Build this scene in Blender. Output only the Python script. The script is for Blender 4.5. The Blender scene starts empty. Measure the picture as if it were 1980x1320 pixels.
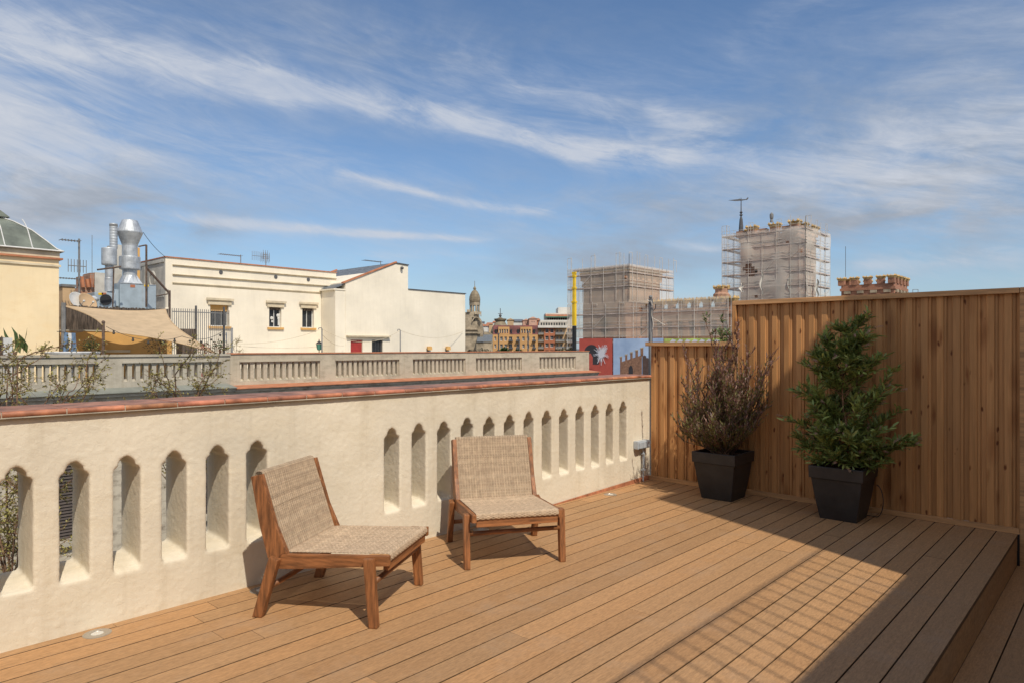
import bpy, bmesh, math, random
from mathutils import Vector, Matrix, noise as mnoise
R = math.radians
random.seed(7)
scene = bpy.context.scene
COL = scene.collection

# ------------------------------------------------------------------ camera, sky, sun
YAW = R(42.4); S_, C_ = math.sin(YAW), math.cos(YAW)
EYE = 1.5; FPX = 1325.0; HORIZON = 671.0
cam_d = bpy.data.cameras.new('camera'); cam = bpy.data.objects.new('camera', cam_d); COL.objects.link(cam)
cam_d.sensor_width = 36; cam_d.lens = 36*FPX/1980; cam_d.shift_y = 11/1980
cam_d.clip_start = 0.05; cam_d.clip_end = 9000
cam.location = (0, 0, EYE); cam.rotation_euler = (R(90), 0, YAW)
scene.camera = cam
scene.view_settings.view_transform = 'Standard'; scene.view_settings.look = 'None'
scene.view_settings.exposure = 0.0; scene.view_settings.gamma = 1.0
scene.render.resolution_x = 1024; scene.render.resolution_y = 682

SUN_EL = R(50); SAZ = (0.936, -0.352)
sd = bpy.data.lights.new('sun', 'SUN'); sd.energy = 3.9; sd.angle = R(0.53); sd.color = (1.0, 0.91, 0.77)
sun = bpy.data.objects.new('sun', sd); COL.objects.link(sun)
sun.rotation_euler = Vector((SAZ[0]*math.cos(SUN_EL), SAZ[1]*math.cos(SUN_EL), math.sin(SUN_EL))).to_track_quat('Z', 'Y').to_euler()

def skydir(px, py):                     # azimuth / elevation (radians, measured from the look direction) of a photo point
    t = (px-990)/FPX; a = math.atan(t)
    return a, math.atan((HORIZON-py)/FPX*math.cos(a))
world = bpy.data.worlds.new('World'); scene.world = world; world.use_nodes = True
def build_world():
    nt = world.node_tree; N = nt.nodes; L = nt.links
    bg = N['Background']; bg.inputs['Strength'].default_value = 0.13
    sky = N.new('ShaderNodeTexSky'); sky.sky_type = 'NISHITA'; sky.sun_disc = False
    sky.sun_elevation = SUN_EL; sky.sun_rotation = math.atan2(SAZ[0], SAZ[1])
    sky.air_density = 1.0; sky.dust_density = 0.6; sky.ozone_density = 2.2; sky.altitude = 50
    tc = N.new('ShaderNodeTexCoord')
    def M(op, a, b=None, c=None, clamp=False):
        n = N.new('ShaderNodeMath'); n.operation = op; n.use_clamp = clamp
        for i, x in enumerate((a, b, c)):
            if x is None: continue
            if isinstance(x, (int, float)): n.inputs[i].default_value = x
            else: L.new(x, n.inputs[i])
        return n.outputs[0]
    def dot(vec):
        n = N.new('ShaderNodeVectorMath'); n.operation = 'DOT_PRODUCT'
        L.new(tc.outputs['Generated'], n.inputs[0]); n.inputs[1].default_value = vec
        return n.outputs['Value']
    dv, dr, dz = dot((-S_, C_, 0)), dot((C_, S_, 0)), dot((0, 0, 1))
    az = M('ARCTAN2', dr, dv); el = M('ARCSINE', dz)
    def noise(sx, sy, ang, scale=1.0, detail=8, rough=0.6, dist=0.0, w=0.0):
        ca, sa = math.cos(ang), math.sin(ang)
        u = M('ADD', M('MULTIPLY', az, ca*sx), M('MULTIPLY', el, sa*sx))
        v = M('ADD', M('MULTIPLY', az, -sa*sy), M('MULTIPLY', el, ca*sy))
        cb = N.new('ShaderNodeCombineXYZ'); L.new(u, cb.inputs[0]); L.new(v, cb.inputs[1]); cb.inputs[2].default_value = w
        n = N.new('ShaderNodeTexNoise'); n.inputs['Scale'].default_value = scale; n.inputs['Detail'].default_value = detail
        n.inputs['Roughness'].default_value = rough; n.inputs['Distortion'].default_value = dist
        L.new(cb.outputs[0], n.inputs['Vector']); return n.outputs['Fac']
    warp = M('MULTIPLY', M('SUBTRACT', noise(6, 10, 0.2, w=3.1, detail=6), 0.5), 0.08)
    fine = noise(8, 40, -0.22, detail=10, rough=0.7, dist=0.9, w=1.7)
    med = noise(3.5, 11, -0.18, detail=10, rough=0.62, dist=1.0, w=5.2)
    puff = noise(8, 22, -0.05, detail=9, rough=0.6, dist=0.4, w=9.9)
    def blob(px, py, sx, sy, amp, slope=0.0):
        a0, e0 = skydir(px, py); sx /= FPX; sy /= FPX
        da = M('SUBTRACT', az, a0); de = M('ADD', M('SUBTRACT', el, e0), M('ADD', M('MULTIPLY', da, slope), warp))
        q = M('ADD', M('POWER', M('ABSOLUTE', M('DIVIDE', da, sx)), 2.0), M('POWER', M('ABSOLUTE', M('DIVIDE', de, sy)), 2.0))
        return M('MULTIPLY', M('EXPONENT', M('MULTIPLY', q, -1.0)), amp)
    def streak(pts, w0, w1, amp, wf=0.35):
        P = [skydir(x, y) for x, y in pts]
        a0, a1 = P[0][0], P[-1][0]; e0 = min(p[1] for p in P)-0.02; e1 = max(p[1] for p in P)+0.02
        t = M('DIVIDE', M('SUBTRACT', az, a0), a1-a0)
        fc = N.new('ShaderNodeFloatCurve'); cu = fc.mapping.curves[0]
        cu.points[0].location = (0, (P[0][1]-e0)/(e1-e0)); cu.points[1].location = (1, (P[-1][1]-e0)/(e1-e0))
        for p in P[1:-1]: cu.points.new((p[0]-a0)/(a1-a0), (p[1]-e0)/(e1-e0))
        fc.mapping.update(); L.new(M('MULTIPLY', t, 1.0, clamp=True), fc.inputs['Value'])
        ec = M('ADD', M('MULTIPLY', fc.outputs[0], e1-e0), e0)
        de = M('SUBTRACT', M('ADD', el, M('MULTIPLY', warp, wf)), ec)
        wd = M('ADD', M('MULTIPLY', M('MULTIPLY', t, 1.0, clamp=True), (w1-w0)/FPX), w0/FPX)
        g = M('EXPONENT', M('MULTIPLY', M('POWER', M('ABSOLUTE', M('DIVIDE', de, wd)), 2.0), -1.0))
        x = M('SUBTRACT', M('MULTIPLY', t, 2.0), 1.0)
        fade = M('SUBTRACT', 1.0, M('POWER', M('ABSOLUTE', x), 6.0), clamp=True)
        return M('MULTIPLY', M('MULTIPLY', g, fade), amp)
    def add(*xs):
        r = xs[0]
        for x in xs[1:]: r = M('ADD', r, x)
        return r
    cover = add(
        streak([(-500, -40), (0, 75), (150, 108), (300, 128), (450, 150), (560, 178), (640, 195)], 58, 26, 1.25),
        streak([(420, 140), (600, 178), (750, 205), (900, 235), (1050, 272), (1200, 300), (1350, 292), (1440, 250)], 24, 24, 1.1),
        streak([(1240, 205), (1330, 235), (1400, 262), (1470, 300)], 18, 24, 0.5),
        streak([(640, 325), (720, 352), (800, 372), (950, 402), (1080, 412)], 9, 7, 0.9, 0.2),
        streak([(180, 410), (400, 428), (600, 445), (820, 458), (960, 463)], 13, 5, 0.95, 0.15),
        streak([(440, 490), (650, 500), (850, 493), (1000, 505)], 12, 8, 0.30, 0.2),
        streak([(1600, 530), (1690, 512), (1800, 505), (1990, 488)], 14, 22, 0.55, 0.2),
        streak([(1280, 470), (1340, 481), (1440, 480)], 9, 8, 0.6, 0.2),
        blob(900, 120, 420, 60, 0.26, 0.18), blob(250, 230, 420, 60, 0.32, 0.12), blob(200, 10, 500, 40, 0.3, 0.1),
        blob(60, 300, 170, 60, 0.95), blob(1150, 230, 260, 60, 0.45, 0.2), blob(500, 330, 420, 60, 0.26, 0.1),
        blob(1700, 330, 330, 70, 0.95, 0.0), blob(1900, 130, 260, 150, 0.25, 0.0), blob(1500, 60, 180, 40, 0.25, -.3),
        blob(300, 470, 500, 40, 0.30), blob(1150, 430, 300, 40, 0.25), blob(900, 600, 900, 36, 0.35), blob(2300, 400, 400, 200, .5), blob(-600, 300, 400, 200, .6),
        0.13)
    tex = M('ADD', M('MULTIPLY', fine, 0.55), M('MULTIPLY', med, 1.15))
    tex = M('SUBTRACT', M('MULTIPLY', tex, 2.3), 1.22, clamp=False)
    tex = M('MAXIMUM', tex, 0.12)
    white = M('MULTIPLY', M('ADD', cover, 0.06), tex)
    rr = N.new('ShaderNodeMapRange'); rr.interpolation_type = 'SMOOTHSTEP'
    L.new(white, rr.inputs[0]); rr.inputs[1].default_value = 0.0; rr.inputs[2].default_value = 1.45; rr.inputs[3].default_value = 0; rr.inputs[4].default_value = 0.80
    grey = add(blob(1150, 515, 230, 45, 1.2), blob(1720, 400, 420, 85, 1.2), blob(60, 340, 200, 85, 1.5), blob(420, 440, 80, 20, .6),
               blob(1880, 250, 260, 170, 0.75), blob(1400, 240, 300, 60, 0.5), blob(100, 400, 420, 70, .6), blob(1300, 400, 500, 60, .55), blob(700, 60, 500, 70, .35), blob(300, 170, 500, 110, .30))
    gtex = M('MULTIPLY', M('SUBTRACT', M('ADD', M('MULTIPLY', puff, 0.75), M('MULTIPLY', med, 0.45)), 0.42), 3.2, clamp=True)
    gfac = M('MULTIPLY', M('MULTIPLY', grey, gtex), 0.72, clamp=True)
    tint = N.new('ShaderNodeMix'); tint.data_type = 'RGBA'; tint.blend_type = 'MULTIPLY'; tint.inputs['Factor'].default_value = 1
    L.new(sky.outputs[0], tint.inputs['A']); tint.inputs['B'].default_value = (0.70, 0.83, 0.94, 1)
    def mix(fac, a, b):
        n = N.new('ShaderNodeMix'); n.data_type = 'RGBA'; L.new(fac, n.inputs['Factor']); L.new(a, n.inputs['A']); n.inputs['B'].default_value = (*b, 1)
        return n.outputs['Result']
    c = mix(gfac, tint.outputs['Result'], (2.4, 2.75, 3.3))
    hz = M('MULTIPLY', M('EXPONENT', M('MULTIPLY', M('ABSOLUTE', el), -9.0)), 0.55)
    c = mix(hz, c, (3.0, 3.55, 4.35))
    wf = M('MULTIPLY', rr.outputs[0], M('ADD', M('MULTIPLY', M('ADD', fine, puff), 0.9), 0.12), clamp=True)
    c = mix(wf, c, (4.5, 4.8, 5.4))
    mr = N.new('ShaderNodeMapRange'); mr.interpolation_type = 'SMOOTHSTEP'; L.new(dv, mr.inputs[0])
    mr.inputs[1].default_value = 0.25; mr.inputs[2].default_value = -0.55; mr.inputs[3].default_value = 0; mr.inputs[4].default_value = 0.40
    c = mix(M('MULTIPLY', mr.outputs[0], M('ADD', M('MULTIPLY', puff, 0.8), 0.6)), c, (8.6, 7.9, 7.0))  # unseen bright warm sky behind the camera, added to fill the shade
    L.new(c, bg.inputs['Color'])
build_world()

# ------------------------------------------------------------------ placing helpers (survey of the place: a sight line cut with a wall plane)
def dirn(px):
    t = (px-990)/FPX; return (-S_+t*C_, C_+t*S_)
def onx(px, py, X):
    D = dirn(px); d = X/D[0]; return (X, D[1]*d, EYE-(py-HORIZON)*d/FPX)
def ony(px, py, Y):
    D = dirn(px); d = Y/D[1]; return (D[0]*d, Y, EYE-(py-HORIZON)*d/FPX)
def yx(px, X): return onx(px, 0, X)[1]
def zx(px, py, X): return onx(px, py, X)[2]
def atd(px, py, d):
    D = dirn(px); return (D[0]*d, D[1]*d, EYE-(py-HORIZON)*d/FPX)

# ------------------------------------------------------------------ mesh builder
class MB:
    def __init__(s): s.v = []; s.f = []; s.c = []; s.m = []
    def add(s, vs, fs, col=(1, 1, 1), mi=0, M=None):
        o = len(s.v)
        if M is not None: vs = [M @ Vector(p) for p in vs]
        s.v += [tuple(p) for p in vs]; s.f += [tuple(i+o for i in f) for f in fs]
        s.c += [col]*len(fs); s.m += [mi]*len(fs); return s
    def box(s, a, b, col=(1, 1, 1), mi=0, M=None):
        x0, x1 = sorted((a[0], b[0])); y0, y1 = sorted((a[1], b[1])); z0, z1 = sorted((a[2], b[2]))
        vs = [(x0, y0, z0), (x1, y0, z0), (x1, y1, z0), (x0, y1, z0), (x0, y0, z1), (x1, y0, z1), (x1, y1, z1), (x0, y1, z1)]
        return s.add(vs, [(0, 3, 2, 1), (4, 5, 6, 7), (0, 1, 5, 4), (1, 2, 6, 5), (2, 3, 7, 6), (3, 0, 4, 7)], col, mi, M)
    def prism(s, pts, ax, a, b, col=(1, 1, 1), mi=0, M=None):
        """2D polygon extruded along axis ax from a to b. pts order: x-> (y,z), y-> (x,z), z-> (x,y)"""
        def P(p, t): return {'x': (t, p[0], p[1]), 'y': (p[0], t, p[1]), 'z': (p[0], p[1], t)}[ax]
        n = len(pts); vs = [P(p, a) for p in pts]+[P(p, b) for p in pts]
        fs = [tuple(range(n)), tuple(range(2*n-1, n-1, -1))]+[(i, i+n, (i+1) % n+n, (i+1) % n) for i in range(n)]
        return s.add(vs, fs, col, mi, M)
    def tube(s, pts, r, n=8, col=(1, 1, 1), mi=0, cap=True, sq=None):
        pts = [Vector(p) for p in pts]; rs = r if isinstance(r, (list, tuple)) else [r]*len(pts)
        vs = []; fs = []; ref = None
        for i, p in enumerate(pts):
            t = (pts[min(i+1, len(pts)-1)]-pts[max(i-1, 0)])
            t = t.normalized() if t.length > 1e-9 else Vector((0, 0, 1))
            if ref is None: ref = Vector((0, 0, 1)) if abs(t.z) < .9 else Vector((1, 0, 0))
            u = (ref-t*ref.dot(t)).normalized(); w = t.cross(u); ref = u
            for k in range(n):
                a = 2*math.pi*(k+.5)/n
                ru, rw = (rs[i], rs[i]) if sq is None else (rs[i]*sq[0], rs[i]*sq[1])
                vs.append(p+u*math.cos(a)*ru+w*math.sin(a)*rw)
        for i in range(len(pts)-1):
            for k in range(n):
                fs.append((i*n+k, i*n+(k+1) % n, (i+1)*n+(k+1) % n, (i+1)*n+k))
        if cap: fs += [tuple(range(n-1, -1, -1)), tuple(range((len(pts)-1)*n, len(pts)*n))]
        return s.add(vs, fs, col, mi)
    def lathe(s, prof, c=(0, 0, 0), n=20, col=(1, 1, 1), mi=0, M=None, a0=0):
        vs = []; fs = []
        for (r, z) in prof:
            for k in range(n):
                a = a0+2*math.pi*k/n; vs.append((c[0]+r*math.cos(a), c[1]+r*math.sin(a), c[2]+z))
        for i in range(len(prof)-1):
            for k in range(n): fs.append((i*n+k, i*n+(k+1) % n, (i+1)*n+(k+1) % n, (i+1)*n+k))
        fs += [tuple(range(n-1, -1, -1)), tuple(range((len(prof)-1)*n, len(prof)*n))]
        return s.add(vs, fs, col, mi, M)
    def sphere(s, c, r, n=10, col=(1, 1, 1), sc=(1, 1, 1)):
        m = max(4, n//2+1); prof = [(r*math.sin(math.pi*i/m) + (1e-4), -r*math.cos(math.pi*i/m)) for i in range(m+1)]
        return s.lathe([(a*sc[0], b*sc[2]) for a, b in prof], c, n, col)
    def skin(s, ax, P, u0, u1, z0, z1, holes, depth, col=(1, 1, 1), mi=0, uz=None):
        """facade with openings. ax 'x': plane x=P facing +X, u=y, body towards -X. ax 'y': plane y=P facing -Y, u=x, body towards +Y"""
        us = sorted(set([u0, u1]+[h[0] for h in holes]+[h[1] for h in holes])); zs = sorted(set([z0, z1]+[h[2] for h in holes]+[h[3] for h in holes]))
        def Q(u, z, d): return (P-d, u, z) if ax == 'x' else (u, P+d, z)
        def inh(u, z): return any(h[0] < u < h[1] and h[2] < z < h[3] for h in holes)
        for i in range(len(us)-1):
            for j in range(len(zs)-1):
                if inh((us[i]+us[i+1])/2, (zs[j]+zs[j+1])/2): continue
                s.add([Q(us[i], zs[j], 0), Q(us[i+1], zs[j], 0), Q(us[i+1], zs[j+1], 0), Q(us[i], zs[j+1], 0)], [(0, 1, 2, 3)], col, mi)
        for h in list(holes)+[(u0, u1, z0, z1)]:
            a, b, c, d = h
            q = [(a, c), (b, c), (b, d), (a, d)]
            for k in range(4):
                p, r_ = q[k], q[(k+1) % 4]
                s.add([Q(*p, 0), Q(*r_, 0), Q(*r_, depth), Q(*p, depth)], [(0, 1, 2, 3)], col, mi)
        return s
    def build(s, name, mat, parent=None, smooth=False, bevel=0, fix=True):
        me = bpy.data.meshes.new(name); me.from_pydata(s.v, [], s.f)
        mats = mat if isinstance(mat, (list, tuple)) else [mat]
        for m in mats: me.materials.append(m)
        if len(mats) > 1: me.polygons.foreach_set('material_index', s.m)
        at = me.color_attributes.new('tint', 'FLOAT_COLOR', 'CORNER'); buf = []
        for p, c in zip(me.polygons, s.c): buf += [c[0], c[1], c[2], 1.0]*p.loop_total
        at.data.foreach_set('color', buf)
        if smooth: me.polygons.foreach_set('use_smooth', [True]*len(me.polygons))
        if fix:
            bm = bmesh.new(); bm.from_mesh(me); bmesh.ops.recalc_face_normals(bm, faces=bm.faces)
            if bevel:
                bmesh.ops.bevel(bm, geom=[e for e in bm.edges if len(e.link_faces) == 2 and e.calc_face_angle(0) > 0.5], offset=bevel, segments=2, affect='EDGES', profile=0.7, clamp_overlap=True)
            bm.to_mesh(me); bm.free()
        me.update()
        o = bpy.data.objects.new(name, me); COL.objects.link(o)
        if parent is not None:
            o.parent = parent; o.matrix_parent_inverse = parent.matrix_world.inverted() if False else Matrix.Translation(-Vector(parent.location)) if parent.get('_w') else Matrix.Identity(4)
        return o
def tag(o, label=None, cat=None, group=None, kind=None):
    if label: o['label'] = label
    if cat: o['category'] = cat
    if group: o['group'] = group
    if kind: o['kind'] = kind
    return o
def thing(name, loc, label, cat, group=None, rz=0, world_parts=True):
    """an Empty at the thing's base; parts are written in world coordinates when world_parts"""
    e = bpy.data.objects.new(name, None); COL.objects.link(e); e.location = loc; e.rotation_euler = (0, 0, rz); e.empty_display_size = .2
    if world_parts: e['_w'] = 1
    return tag(e, label, cat, group)
def sub(mb, name, mat, part, **k):        # sub-part: same frame as its part
    o = mb.build(name, mat, None, **k); o.parent = part; return o
def copy_tree(o, parent=None):
    c = o.copy(); COL.objects.link(c); c.parent = parent
    for ch in list(o.children): copy_tree(ch, c)
    return c

# ------------------------------------------------------------------ materials
def mat(name, col, rough=.6, var=.12, scale=3.0, stretch=(1, 1, 1), bump=0.0, bscale=60, metal=0.0, col2=None, tint=False, detail=6, spec=.5, coord='Object', trans=0, bstretch=None, bdist=.01):
    m = bpy.data.materials.new(name); m.use_nodes = True; nt = m.node_tree; N = nt.nodes; L = nt.links
    b = N['Principled BSDF']; b.inputs['Roughness'].default_value = rough; b.inputs['Metallic'].default_value = metal
    b.inputs['Specular IOR Level'].default_value = spec
    tc = N.new('ShaderNodeTexCoord'); mp = N.new('ShaderNodeMapping'); mp.inputs['Scale'].default_value = stretch
    L.new(tc.outputs[coord], mp.inputs[0])
    n = N.new('ShaderNodeTexNoise'); n.inputs['Scale'].default_value = scale; n.inputs['Detail'].default_value = detail; n.inputs['Roughness'].default_value = .62
    L.new(mp.outputs[0], n.inputs['Vector'])
    c2 = col2 or tuple(x*(1-2.2*var) for x in col); c1 = tuple(min(1, x*(1+.8*var)) for x in col)
    rp = N.new('ShaderNodeValToRGB'); rp.color_ramp.elements[0].position = .32; rp.color_ramp.elements[1].position = .68
    rp.color_ramp.elements[0].color = (*c2, 1); rp.color_ramp.elements[1].color = (*c1, 1)
    L.new(n.outputs['Fac'], rp.inputs[0]); out = rp.outputs[0]
    if tint:
        a = N.new('ShaderNodeVertexColor'); a.layer_name = 'tint'
        mx = N.new('ShaderNodeMix'); mx.data_type = 'RGBA'; mx.blend_type = 'MULTIPLY'; mx.inputs['Factor'].default_value = 1
        L.new(out, mx.inputs['A']); L.new(a.outputs[0], mx.inputs['B']); out = mx.outputs['Result']
    L.new(out, b.inputs['Base Color'])
    if bump:
        mp2 = N.new('ShaderNodeMapping'); mp2.inputs['Scale'].default_value = bstretch or stretch; L.new(tc.outputs[coord], mp2.inputs[0])
        n2 = N.new('ShaderNodeTexNoise'); n2.inputs['Scale'].default_value = bscale; n2.inputs['Detail'].default_value = 6; n2.inputs['Roughness'].default_value = .65
        L.new(mp2.outputs[0], n2.inputs['Vector'])
        bp = N.new('ShaderNodeBump'); bp.inputs['Strength'].default_value = bump; bp.inputs['Distance'].default_value = bdist
        L.new(n2.outputs['Fac'], bp.inputs['Height']); L.new(bp.outputs[0], b.inputs['Normal'])
    m['_out'] = 0
    if trans:
        tr = N.new('ShaderNodeBsdfTranslucent'); L.new(out, tr.inputs['Color']); ms = N.new('ShaderNodeMixShader'); ms.inputs[0].default_value = trans
        L.new(b.outputs[0], ms.inputs[1]); L.new(tr.outputs[0], ms.inputs[2]); L.new(ms.outputs[0], N['Material Output'].inputs['Surface'])
    return m
def nodes_of(m): return m.node_tree.nodes, m.node_tree.links, m.node_tree.nodes['Principled BSDF']

def stucco_mat(name, col, stain, bump=.5, big=1.2):
    m = mat(name, col, .9, .06, big, bump=0); N, L, b = nodes_of(m); b.inputs['Specular IOR Level'].default_value = .2
    tc = N.new('ShaderNodeTexCoord')
    # stains: broad blotches + fine speckle
    rp = next(n for n in N if n.type == 'VALTORGB')
    mp = N.new('ShaderNodeMapping'); mp.inputs['Scale'].default_value = (1, 1.2, 3.0); L.new(tc.outputs['Object'], mp.inputs[0])
    n1 = N.new('ShaderNodeTexNoise'); n1.inputs['Scale'].default_value = 1.6; n1.inputs['Detail'].default_value = 9; n1.inputs['Roughness'].default_value = .7; L.new(mp.outputs[0], n1.inputs['Vector'])
    r1 = N.new('ShaderNodeValToRGB'); r1.color_ramp.elements[0].position = .48; r1.color_ramp.elements[1].position = .72
    L.new(n1.outputs['Fac'], r1.inputs[0])
    mx = N.new('ShaderNodeMix'); mx.data_type = 'RGBA'; L.new(r1.outputs[0], mx.inputs['Factor']); L.new(rp.outputs[0], mx.inputs['A']); mx.inputs['B'].default_value = (*stain, 1)
    mp5 = N.new('ShaderNodeMapping'); mp5.inputs['Scale'].default_value = (7, 7, .55); L.new(tc.outputs['Object'], mp5.inputs[0])
    n5 = N.new('ShaderNodeTexNoise'); n5.inputs['Scale'].default_value = 1.0; n5.inputs['Detail'].default_value = 7; n5.inputs['Roughness'].default_value = .7; L.new(mp5.outputs[0], n5.inputs['Vector'])
    r5 = N.new('ShaderNodeValToRGB'); r5.color_ramp.elements[0].position = .50; r5.color_ramp.elements[0].color = (1, 1, 1, 1); r5.color_ramp.elements[1].position = .78; r5.color_ramp.elements[1].color = (.80, .77, .72, 1); L.new(n5.outputs['Fac'], r5.inputs[0])
    m5 = N.new('ShaderNodeMix'); m5.data_type = 'RGBA'; m5.blend_type = 'MULTIPLY'; m5.inputs['Factor'].default_value = .8 if bump > .3 else .3; L.new(mx.outputs['Result'], m5.inputs['A']); L.new(r5.outputs[0], m5.inputs['B'])
    L.new(m5.outputs['Result'], b.inputs['Base Color'])
    # trowelled render: ridged noise, grain
    n2 = N.new('ShaderNodeTexNoise'); n2.inputs['Scale'].default_value = 42; n2.inputs['Detail'].default_value = 8; n2.inputs['Roughness'].default_value = .6; n2.inputs['Distortion'].default_value = 1.2
    n3 = N.new('ShaderNodeTexNoise'); n3.inputs['Scale'].default_value = 120; n3.inputs['Detail'].default_value = 5
    L.new(tc.outputs['Object'], n2.inputs['Vector']); L.new(tc.outputs['Object'], n3.inputs['Vector'])
    ad = N.new('ShaderNodeMath'); ad.operation = 'MULTIPLY_ADD'; L.new(n3.outputs['Fac'], ad.inputs[0]); ad.inputs[1].default_value = .45; L.new(n2.outputs['Fac'], ad.inputs[2])
    bp = N.new('ShaderNodeBump'); bp.inputs['Strength'].default_value = bump; bp.inputs['Distance'].default_value = .007
    L.new(ad.outputs[0], bp.inputs['Height']); L.new(bp.outputs[0], b.inputs['Normal'])
    return m

def deck_mat():
    m = mat('deck_board_wood', (.465, .266, .126), .62, .07, 2.2, (30, 2.0, 30), tint=True, bump=.3, bscale=7, bstretch=(45, 4, 45), bdist=.003, spec=.3)
    N, L, b = nodes_of(m); mx = next(n for n in N if n.type == 'MIX')
    # brushed embossed grain: darker short strokes
    tc = N.new('ShaderNodeTexCoord'); mp = N.new('ShaderNodeMapping'); mp.inputs['Scale'].default_value = (150, 28, 40); L.new(tc.outputs['Object'], mp.inputs[0])
    n = N.new('ShaderNodeTexNoise'); n.inputs['Scale'].default_value = 1.0; n.inputs['Detail'].default_value = 4; n.inputs['Distortion'].default_value = .8; L.new(mp.outputs[0], n.inputs['Vector'])
    r = N.new('ShaderNodeValToRGB'); r.color_ramp.elements[0].position = .35; r.color_ramp.elements[1].position = .62; r.color_ramp.elements[0].color = (.80, .79, .78, 1); r.color_ramp.elements[1].color = (1.05, 1.05, 1.05, 1)
    L.new(n.outputs['Fac'], r.inputs[0])
    m2 = N.new('ShaderNodeMix'); m2.data_type = 'RGBA'; m2.blend_type = 'MULTIPLY'; m2.inputs['Factor'].default_value = 1
    L.new(mx.outputs['Result'], m2.inputs['A']); L.new(r.outputs[0], m2.inputs['B'])
    # wear: dusty grey scuffs
    n4 = N.new('ShaderNodeTexNoise'); n4.inputs['Scale'].default_value = 2.4; n4.inputs['Detail'].default_value = 9; n4.inputs['Roughness'].default_value = .75; L.new(tc.outputs['Object'], n4.inputs['Vector'])
    r4 = N.new('ShaderNodeValToRGB'); r4.color_ramp.elements[0].position = .52; r4.color_ramp.elements[1].position = .78; r4.color_ramp.elements[1].color = (.45, .45, .45, 1); L.new(n4.outputs['Fac'], r4.inputs[0])
    m3 = N.new('ShaderNodeMix'); m3.data_type = 'RGBA'; L.new(r4.outputs[0], m3.inputs['Factor']); L.new(m2.outputs['Result'], m3.inputs['A']); m3.inputs['B'].default_value = (.40, .29, .20, 1)
    L.new(m3.outputs['Result'], b.inputs['Base Color'])
    return m

def fence_mat():
    m = mat('knotty_pine', (.56, .288, .112), .6, .09, 2.0, (26, 26, 1.1), tint=True, bump=.25, bscale=3, bstretch=(60, 60, 2), bdist=.003, spec=.35)
    N, L, b = nodes_of(m); mx = next(n for n in N if n.type == 'MIX')
    tc = N.new('ShaderNodeTexCoord')
    def knots(sx, sz, off, r0, r1, dark):
        mp = N.new('ShaderNodeMapping'); mp.inputs['Scale'].default_value = (sx, 0.0, sz); mp.inputs['Location'].default_value = (off, 0, off*1.7); L.new(tc.outputs['Object'], mp.inputs[0])
        nd = N.new('ShaderNodeTexNoise'); nd.inputs['Scale'].default_value = 2.2; nd.inputs['Detail'].default_value = 3; L.new(mp.outputs[0], nd.inputs['Vector'])
        va = N.new('ShaderNodeVectorMath'); va.operation = 'MULTIPLY_ADD'; L.new(nd.outputs['Color'], va.inputs[0]); va.inputs[1].default_value = (.22, 0, .34); L.new(mp.outputs[0], va.inputs[2])
        v = N.new('ShaderNodeTexVoronoi'); v.inputs['Scale'].default_value = 1.0; L.new(va.outputs[0], v.inputs['Vector'])
        rp = N.new('ShaderNodeValToRGB'); e = rp.color_ramp.elements; e[0].position = r0; e[0].color = (*dark, 1); e[1].position = r1; e[1].color = (1, 1, 1, 1)
        L.new(v.outputs['Distance'], rp.inputs[0]); return rp.outputs[0]
    cur = mx.outputs['Result']
    for k in (knots(13, 5.0, .3, .07, .14, (.32, .20, .14)), knots(11, 2.2, 5.2, .04, .22, (.55, .42, .32)), knots(6, 1.7, 11.7, .02, .34, (.60, .46, .36))):
        n = N.new('ShaderNodeMix'); n.data_type = 'RGBA'; n.blend_type = 'MULTIPLY'; n.inputs['Factor'].default_value = 1
        L.new(cur, n.inputs['A']); L.new(k, n.inputs['B']); cur = n.outputs['Result']
    # growth-ring figure
    mp = N.new('ShaderNodeMapping'); mp.inputs['Scale'].default_value = (34, 34, 1.9); L.new(tc.outputs['Object'], mp.inputs[0])
    w = N.new('ShaderNodeTexWave'); w.inputs['Scale'].default_value = 1.2; w.inputs['Distortion'].default_value = 9; w.inputs['Detail'].default_value = 3; w.inputs['Detail Scale'].default_value = .7; L.new(mp.outputs[0], w.inputs['Vector'])
    rp = N.new('ShaderNodeValToRGB'); e = rp.color_ramp.elements; e[0].color = (.84, .78, .71, 1); e[1].color = (1.06, 1.06, 1.06, 1); L.new(w.outputs['Fac'], rp.inputs[0])
    n = N.new('ShaderNodeMix'); n.data_type = 'RGBA'; n.blend_type = 'MULTIPLY'; n.inputs['Factor'].default_value = .8; L.new(cur, n.inputs['A']); L.new(rp.outputs[0], n.inputs['B'])
    L.new(n.outputs['Result'], b.inputs['Base Color'])
    return m

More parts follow.
